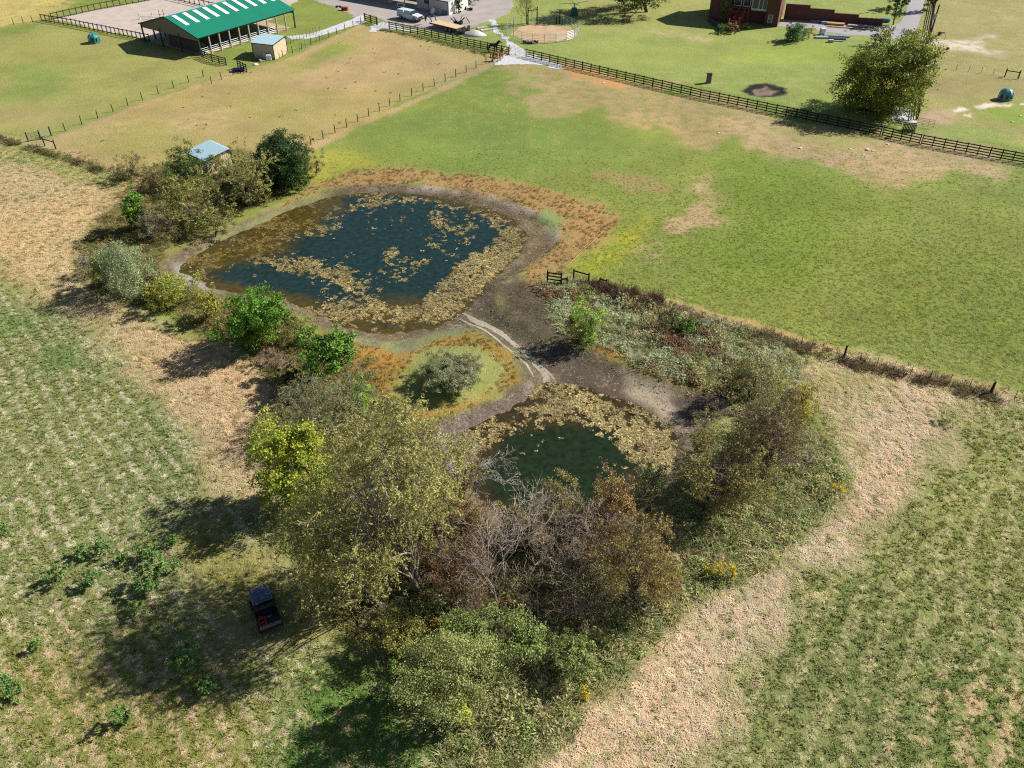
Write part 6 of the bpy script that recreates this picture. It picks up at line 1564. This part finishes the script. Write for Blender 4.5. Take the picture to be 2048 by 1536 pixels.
def leafy(name, n, r, h, leaf, m, seed, stems=5):
    R_ = np.random.default_rng(seed)
    th = R_.uniform(0, 2 * np.pi, n); q = np.sqrt(R_.uniform(0, 1, n)) * r; z = h * (1 - (q / r) ** 2 * .6) * R_.uniform(.25, 1.0, n) ** .6
    C = np.stack([q * np.cos(th), q * np.sin(th), z], 1)
    N_ = unit(R_.normal(size=(n, 3)) + np.array([.5, .15, 1.3]) + C * np.array([1, 1, 0]) / r * .5)
    t = R_.normal(size=(n, 3)); uu = unit(np.cross(N_, np.cross(t, N_))); vv = np.cross(N_, uu)
    s = leaf * R_.uniform(.6, 1.4, (n, 1))
    V = np.stack([C - uu * s * .5, C + vv * s * .22, C + uu * s * .5, C - vv * s * .22], 1).reshape(-1, 3)
    return proto(name, V, np.arange(4 * n).reshape(-1, 4), m)
def pad(name, seed, m):
    R_ = np.random.default_rng(seed); V = []; F = []
    for k in range(5):
        c = R_.normal(size=2) * .16; r = R_.uniform(.07, .17); n = 7; b = len(V); t0 = R_.uniform(0, 6)
        for i in range(n): V.append((c[0] + r * R_.uniform(.6, 1.3) * np.cos(t0 + 2 * np.pi * i / n), c[1] + r * R_.uniform(.6, 1.3) * np.sin(t0 + 2 * np.pi * i / n), .004 * k + R_.uniform(0, .004)))
        V.append((c[0], c[1], .004 * k + .003))
        for i in range(n): F.append((b + i, b + (i + 1) % n, b + n))
    me = fast_mesh(name, np.array(V), np.array(F), m, k=3)
    return bpy.data.objects.new(name, me)
TUFT = [blade_tuft('grass_tuft', 14, .20, .16, .020, M_PLANT, s) for s in range(5)]
TALL = [blade_tuft('tall_grass', 24, .52, .72, .024, M_PLANT, 20 + s) for s in range(4)]
HAYS = [blade_tuft('hay_wisp', 20, .07, .24, .015, M_STRAW, 40 + s, lie=1) for s in range(5)]
WEED = [leafy('weed', 48, .45, .80, .17, M_PLANT, 60 + s) for s in range(4)]
LOWW = [leafy('low_weed', 26, .26, .30, .13, M_PLANT, 80 + s) for s in range(4)]
PADS = [pad('pad', 90 + s, M_PAD) for s in range(5)]
def scatter(name, label, P, rotz, scl, col, protos, idx=None):
    me = bpy.data.meshes.new(name)
    n = len(P)
    me.vertices.add(n); me.vertices.foreach_set('co', P.astype(np.float32).ravel())
    for nm, ty, dat, key in (('col', 'FLOAT_COLOR', np.concatenate([col, np.ones((n, 1))], 1), 'color'), ('rot', 'FLOAT_VECTOR', np.stack([rng.normal(0, .12, n), rng.normal(0, .12, n), rotz], 1), 'vector'),
                             ('scl', 'FLOAT_VECTOR', scl, 'vector')):
        a = me.attributes.new(nm, ty, 'POINT'); a.data.foreach_set(key, dat.astype(np.float32).ravel())
    a = me.attributes.new('idx', 'INT', 'POINT'); a.data.foreach_set('value', rng.integers(0, len(protos), n).astype(np.int32))
    o = link(name, me); tag(o, label, kind='stuff')
    ng = bpy.data.node_groups.new(name, 'GeometryNodeTree')
    ng.interface.new_socket('Geometry', in_out='INPUT', socket_type='NodeSocketGeometry')
    ng.interface.new_socket('Geometry', in_out='OUTPUT', socket_type='NodeSocketGeometry')
    N = ng.nodes; L = ng.links
    gi = N.new('NodeGroupInput'); go = N.new('NodeGroupOutput')
    ins = N.new('GeometryNodeInstanceOnPoints'); jn = N.new('GeometryNodeJoinGeometry')
    for p in protos:
        oi = N.new('GeometryNodeObjectInfo'); oi.inputs['Object'].default_value = p; oi.inputs['As Instance'].default_value = True
        L.new(oi.outputs['Geometry'], jn.inputs[0])
    L.new(gi.outputs[0], ins.inputs['Points']); L.new(jn.outputs[0], ins.inputs['Instance'])
    ins.inputs['Pick Instance'].default_value = True
    for nm, ty, sock in (('idx', 'INT', 'Instance Index'), ('rot', 'FLOAT_VECTOR', 'Rotation'), ('scl', 'FLOAT_VECTOR', 'Scale')):
        na = N.new('GeometryNodeInputNamedAttribute'); na.data_type = ty; na.inputs['Name'].default_value = nm
        L.new(na.outputs['Attribute'], ins.inputs[sock])
    L.new(ins.outputs[0], go.inputs[0])
    md = o.modifiers.new('scatter', 'NODES'); md.node_group = ng
    return o
# random spots over the ground the photograph can see (and a little around it)
def spots(n, y0, y1, dens=None):
    """spots with a density that thins with distance"""
    y = y0 + (y1 - y0) * rng.uniform(0, 1, n)
    half = (1024 * 1.12) / FPX * (y * CP + CAMH * SP)
    hm = 1024 * 1.12 / FPX * (y1 * CP + CAMH * SP)
    x = rng.uniform(-1, 1, n) * hm
    k = np.abs(x) < half
    return x[k], y[k]
def keep_out(x, y):
    """not in the water, on the drives or in buildings"""
    return (np.maximum(sdist(P_W1, x, y), sdist(P_W2, x, y)) < .2)
def tuftcol(base, n, v=.22):
    return base * rng.uniform(1 - v, 1 + v, (n, 1)) * (1 + rng.normal(0, .05, (n, 3)))
# 1. cut straw and grass of the two near fields
x, y = spots(210000, 21, 112)
A, B_, cov, rough = ground_fields(x, y)
lum = A.mean(1)
sb = sdist(P_BOWL, x, y); sw = sdist(P_WEED, x, y)
k = (rough > .8) & (sb < -.5) & (sw < .8) & (rng.uniform(0, 1, len(x)) < np.clip(1.25 - y / 130, .3, 1))
x, y, A, B_, cov = x[k], y[k], A[k], B_[k], cov[k]
strawness = A[:, 0] - A[:, 1] * .98               # straw tones are redder than green ones
hs = -sdist(P_HULL, x, y)
fl_, fr_ = field_l(x, y), field_r(x, y)
ph = np.where(fl_, (.77 * x + .64 * y) * 4.8, np.where(fr_, (.85 * x - .52 * y) * 3.2, hs * 3.6))
nz = fbm(x, y, 1.5, 71, 3) * .40 + fbm(x, y, 4.2, 72, 3) * .60 + np.where(fl_, np.where(y > 40, .105, .06), np.where(fr_, .075, .075)) * np.sin(ph + fbm(x, y, .35, 73, 2) * 5)
fm = sstep(-.07, .07, nz - (.5 - (cov - .5) * .42) + rng.normal(0, .06, len(x)))[:, None]
C = A * (1 - fm) + B_ * fm
isgreen = (C[:, 1] > C[:, 0] * .94)
z = ground_z(x, y)
g = isgreen
n = g.sum()
s_ = rng.uniform(.7, 1.5, n)
scatter('field_grass', 'short green grass tufts growing through the cut fields', np.stack([x[g], y[g], z[g] - .01], 1), rng.uniform(0, 6.28, n), np.stack([s_, s_, s_ * rng.uniform(.35, .8, n)], 1), tuftcol(C[g] * 1.55, n), TUFT)
g = ~isgreen
n = g.sum()
s_ = rng.uniform(.7, 1.5, n) * np.where((fl_ | fr_)[g], .55, .85)
scatter('cut_straw', 'cut dry straw lying over the fields round the ponds', np.stack([x[g], y[g], z[g] + .0], 1), rng.uniform(0, 6.28, n), np.stack([s_, s_, s_ * rng.uniform(.5, 1.3, n)], 1), tuftcol(C[g] * 1.32, n, .2), HAYS)
# 2. standing weeds
x, y = spots(95000, 22, 92)
sw = sdist(P_WEED, x, y) + (fbm(x, y, .6, 12, 3) - .5) * 2
k = (sw > 0) & (sdist(P_BOWL, x, y) < 0)
x, y, sw = x[k], y[k], sw[k]
patch = fbm(x, y, .22, 44, 3); p2 = fbm(x, y, .55, 46, 3)
far = y > 58
silver = (patch + rng.normal(0, .06, len(x)) > .46) & far
tall = rng.uniform(0, 1, len(x))
z = ground_z(x, y)
pal = 1.9 * np.array([S(134,142,90), S(150,156,102), S(168,162,120), S(120,130,76), S(168,156,116)])
silv = 1.7 * np.array([S(176,178,140), S(160,166,122), S(184,184,152)])
rust = 1.9 * np.array([S(134,108,84), S(120,96,74), S(146,122,92)])
ci = rng.integers(0, 5, len(x))
C = pal[ci]; C[silver] = silv[rng.integers(0, 3, silver.sum())]
rb = (p2 > .66) & far; C[rb] = rust[rng.integers(0, 3, rb.sum())]
fl = np.argsort(rng.uniform(0, 1, len(x)))[:18000]
x, y, z, C, p2, sw = x[fl], y[fl], z[fl], C[fl], p2[fl], sw[fl]
hgt = (.55 + .8 * fbm(x, y, .5, 47, 3)) * np.clip(.55 + sw * .25, .5, 1.1)
half_ = rng.uniform(0, 1, len(x)) < .5
for g, pr, nm, lb in ((half_, WEED, 'standing_weeds', 'tall leafy weeds standing round the lower pond'), (~half_, TALL, 'tall_grass', 'tall uncut grass standing round the lower pond')):
    n = g.sum(); s_ = rng.uniform(.75, 1.3, n) * (.8 + .35 * (p2[g] > .5))
    scatter(nm, lb, np.stack([x[g], y[g], z[g] - .02], 1), rng.uniform(0, 6.28, n), np.stack([s_, s_, s_ * hgt[g]], 1), tuftcol(C[g], n, .25), pr)
# 3. rusty fringe, mound grass, tree bank undergrowth and the hedge line
RUSTP = np.array([S(188,148,84), S(170,134,74), S(156,142,84), S(146,116,76), S(184,160,100)])
x, y = spots(90000, 40, 112)
A, B_, cov, rough = ground_fields(x, y)
sb = sdist(P_BOWL, x, y)
k = (rough > .35) & (rough <= .8) & (sb < .1)
x, y, A = x[k], y[k], A[k]
n = len(x); s_ = rng.uniform(.4, .85, n); z = ground_z(x, y)
cl = fbm(x, y, 1.1, 15, 3)
k = cl > .41
x, y, A, s_, z = x[k], y[k], A[k], s_[k], z[k]; n = len(x)
C = A * .85 + RUSTP[rng.integers(0, 5, n)] * .2
scatter('smartweed', 'rusty orange smartweed fringe round both ponds', np.stack([x, y, z - .01], 1), rng.uniform(0, 6.28, n), np.stack([s_, s_, s_ * rng.uniform(.6, 1.2, n)], 1), tuftcol(C, n, .28), LOWW)
UNDER = poly([(150,505),(240,400),(240,345),(330,330),(480,320),(620,340),(570,385),(430,448),(330,500),(330,545),(430,598),(560,640),(650,690),(720,700),(760,745),(770,810),(850,840),(880,900),(930,1020),(1010,1080),(1240,1080),(1350,1020),(1360,1060),(1250,1200),(1000,1280),(860,1330),(720,1260),(640,1180),(600,1060),(560,960),(560,840),(545,740),(440,680),(330,620),(200,590)])
x, y = spots(60000, 30, 112)
sd = sdist(UNDER, x, y) + (fbm(x, y, .5, 51, 3) - .5) * 3
k = (sd > 0) & (sdist(P_BOWL, x, y) < -.2) & (fbm(x, y, .7, 52, 3) > .44)
x, y = x[k][:9000], y[k][:9000]; n = len(x); z = ground_z(x, y)
UP = 1.55 * np.array([S(132,134,76), S(110,118,62), S(150,140,90), S(164,144,96), S(126,108,78)])
s_ = rng.uniform(.6, 1.3, n)
scatter('undergrowth', 'mixed undergrowth of grass and brambles under the bank trees', np.stack([x, y, z - .02], 1), rng.uniform(0, 6.28, n), np.stack([s_, s_, s_ * rng.uniform(.5, 1.0, n)], 1), tuftcol(UP[rng.integers(0, 5, n)], n, .25), WEED + TALL)
def line_stuff(name, label, pts, n, width, cols, protos, smin, smax, hk=1.0):
    P = poly(pts); seg = np.linalg.norm(np.diff(P, axis=0), axis=1); cum = np.concatenate([[0], np.cumsum(seg)])
    t = rng.uniform(0, cum[-1], n); i = np.clip(np.searchsorted(cum, t) - 1, 0, len(seg) - 1); f = (t - cum[i]) / seg[i]
    q = P[i] * (1 - f[:, None]) + P[i + 1] * f[:, None] + rng.normal(0, width, (n, 2))
    k = fbm(q[:, 0], q[:, 1], .5, 61, 3) > .42
    q = q[k]; n = len(q); z = ground_z(q[:, 0], q[:, 1]); s_ = rng.uniform(smin, smax, n)
    cols = np.array(cols)
    scatter(name, label, np.stack([q[:, 0], q[:, 1], z - .02], 1), rng.uniform(0, 6.28, n), np.stack([s_, s_, s_ * hk], 1), tuftcol(cols[rng.integers(0, len(cols), n)], n, .25), protos)
line_stuff('hedge_weeds', 'dark green weed strip along the left field edge', [(-20,272),(60,296),(110,312),(160,328),(215,346),(250,356)], 420, .4, [S(84,104,52), S(116,128,70), S(150,136,92), S(170,152,108)], WEED + TALL, .45, .85, 1.0)
line_stuff('fence_weeds', 'dark reddish dry weeds along the wire fence above the silver weeds', [(1180,578),(1230,590),(1290,604),(1330,614)], 700, .5, [S(112,84,70), S(96,72,60), S(136,108,84)], TALL, .8, 1.3, 1.3)
line_stuff('fence_weeds', 'brown and green weeds along the lower pasture fence', [(1330,618),(1440,652),(1560,684),(1690,722),(1820,756),(1920,778),(2060,815)], 1300, .45, [S(150,128,96), S(128,124,72), S(112,92,70), S(180,160,122)], TALL + LOWW, .5, 1.0, .9)
line_stuff('stone_rubble', 'dark rubble and dry weeds under the long black fence', [(760,60),(850,80),(935,101),(1000,118)], 350, .35, [S(130,116,100), S(110,100,90), S(150,140,110)], LOWW, .5, 1.1, .7)
# 4. floating weed mats on the two ponds
def in1(pts): return poly(pts, WZ)
def mats_density(x, y, w1):
    n = fbm(x, y, .35, 81, 4) * .55 + fbm(x, y, 1.1, 82, 3) * .45
    if w1:
        d = np.full(x.shape, .30)
        for q, v, soft in ((in1([(690,432),(740,415),(800,402),(850,407),(900,420),(960,435),(998,458),(990,482),(965,502),(930,522),(900,547),(872,572),(850,602),(800,612),(765,600),(722,580),(690,558),(690,530),(705,502),(650,515),(600,505),(575,492),(600,470),(660,480),(680,458)]), .06, 1.0),
                           (in1([(395,562),(440,552),(500,532),(560,535),(620,550),(660,560),(700,562),(700,582),(660,594),(600,602),(520,592),(450,576)]), .05, .8),
                           (in1([(1048,450),(1042,500),(1000,545),(950,590),(920,625),(870,640),(800,640),(780,618),(850,605),(880,570),(930,525),(985,490),(1000,460)]), .74, .8),
                           (in1([(690,432),(680,415),(720,398),(800,392),(880,400),(940,415),(990,440),(960,432),(900,417),(850,405),(800,400),(740,414)]), .5, .8),
                           (in1([(470,470),(600,420),(680,410),(690,432),(670,470),(600,465),(570,480),(480,520),(400,540),(380,525)]), .40, 1.0),
                           (in1([(540,530),(600,510),(690,530),(730,585),(790,615),(760,640),(690,640),(640,625),(680,600),(700,575),(640,555),(560,545)]), .6, .9),
                           (in1([(760,500),(830,480),(860,520),(850,560),(800,570)]), .34, .8),
                           (in1([(860,420),(940,430),(960,455),(900,470),(850,450)]), .36, .8)):
            w = sstep(-soft, soft, sdist(q, x, y)); d = d + (v - d) * w
    else:
        d = np.full(x.shape, .52)
        for q, v, soft in ((in1([(985,905),(1040,870),(1110,848),(1160,850),(1215,870),(1235,905),(1270,940),(1300,1000),(1250,1060),(1000,1060),(940,1000),(930,945)]), .03, .9),
                           (in1([(1220,840),(1290,840),(1340,880),(1340,930),(1290,940),(1245,900)]), .72, .8),
                           (in1([(900,880),(960,850),(1010,850),(980,890),(930,940),(915,960)]), .8, .6)):
            w = sstep(-soft, soft, sdist(q, x, y)); d = d + (v - d) * w
    return d, n
PC = np.array([S(176,158,106), S(152,136,84), S(190,172,120), S(124,108,62), S(98,84,48)])
allp = []
for P, w1, N0 in ((P_W1, True, 230000), (P_W2, False, 95000)):
    lo, hi = P.min(0), P.max(0)
    x = rng.uniform(lo[0], hi[0], N0); y = rng.uniform(lo[1], hi[1], N0)
    sd = sdist(P, x, y)
    d, n = mats_density(x, y, w1)
    fine = fbm(x, y, 2.4, 83, 3)
    k = (sd > -.1) & (n * .62 + fine * .38 > .5 - (d - .53) * .40 + rng.normal(0, .03, N0)) & (fine > .40 - .06 * d)
    allp.append(np.stack([x[k], y[k]], 1))
q = np.concatenate(allp); n = len(q); s_ = np.exp(rng.normal(-1.2, .42, n)).clip(.12, .85)
pn = fbm(q[:, 0], q[:, 1], .3, 85, 3)
C = PC[rng.integers(0, 5, n)] * (.55 + .9 * pn)[:, None]
wb = sstep(-2, 2, sdist(W1_BROWN[0][0], q[:, 0], q[:, 1]) + (pn - .5) * 4)[:, None] * .65
C = C * (1 - wb) + np.array(S(120,100,46)) * wb
scatter('water_weed', 'floating mats of tan pond weed on the dark water', np.stack([q[:, 0], q[:, 1], np.full(n, WZ + .008)], 1), rng.uniform(0, 6.28, n), np.stack([s_, s_, s_], 1), tuftcol(C, n, .2), PADS)
# dried flakes of weed on the drained pond floor
x, y = spots(150000, 36, 112)
sb = sdist(P_BOWL, x, y); sw = np.maximum(sdist(P_W1, x, y), sdist(P_W2, x, y))
k = (sb > .1) & (sw < -.1) & (fbm(x, y, 1.3, 91, 4) + rng.normal(0, .08, len(x)) > .47)
x, y = x[k], y[k]; n = len(x); s_ = rng.uniform(.12, .42, n)
FC = np.array([S(164,148,126), S(140,122,100), S(182,168,148), S(96,82,66), S(120,104,84)])
scatter('dried_weed', 'dry flakes of pond weed on the drained mud', np.stack([x, y, ground_z(x, y) + .004], 1), rng.uniform(0, 6.28, n), np.stack([s_, s_, s_ * 1.4], 1), tuftcol(FC[rng.integers(0, 5, n)], n, .2), PADS)
# 5. grazed turf further off
x, y = spots(220000, 58, 116)
A, B_, cov, rough = ground_fields(x, y)
sb = sdist(P_BOWL, x, y); hull_ = sdist(P_HULL, x, y)
k = (rough < .1) & (sb < -1.5) & (rng.uniform(0, 1, len(x)) < np.clip(1.6 - y / 72, .0, 1))
for pl_ in ([(108,38),(420,-14),(640,-40),(600,60),(420,116),(300,84)], [(1560,36),(1764,50),(1812,20),(1822,-30),(1856,-30),(1840,60),(1790,80),(1600,58)], [(560,-30),(700,30),(860,64),(985,42),(1028,12),(1022,-30)], [(1020,66),(1090,44),(1160,60),(1090,88)], [(980,40),(1010,90),(985,128),(1130,142),(1050,100),(990,40)]):
    k &= ~inpoly(poly(pl_), x, y)
x, y, A, B_ = x[k], y[k], A[k], B_[k]; n = len(x); z = ground_z(x, y)
mixf = rng.uniform(0, 1, (n, 1))
C = A * mixf + B_ * (1 - mixf)
s_ = rng.uniform(.7, 1.4, n)
scatter('pasture_grass', 'short grazed pasture grass beyond the ponds', np.stack([x, y, z - .01], 1), rng.uniform(0, 6.28, n), np.stack([s_ * 1.0, s_ * 1.0, s_ * .18], 1), tuftcol(C * 1.5, n, .16), TUFT)

# dung dropped about the paddock
x, y = spots(900, 100, 165)
k = inpoly(poly([(180,290),(480,150),(725,60),(990,115),(800,200),(600,300)]), x, y)
x, y = x[k][:45], y[k][:45]; n = len(x); s_ = rng.uniform(.5, .9, n)
scatter('horse_dung', 'dark dung dropped about the tan paddock', np.stack([x, y, ground_z(x, y) + .01], 1), rng.uniform(0, 6.28, n), np.stack([s_, s_, s_ * 8], 1), tuftcol(np.tile(np.array(S(84,70,54)), (n, 1)), n, .2), PADS)
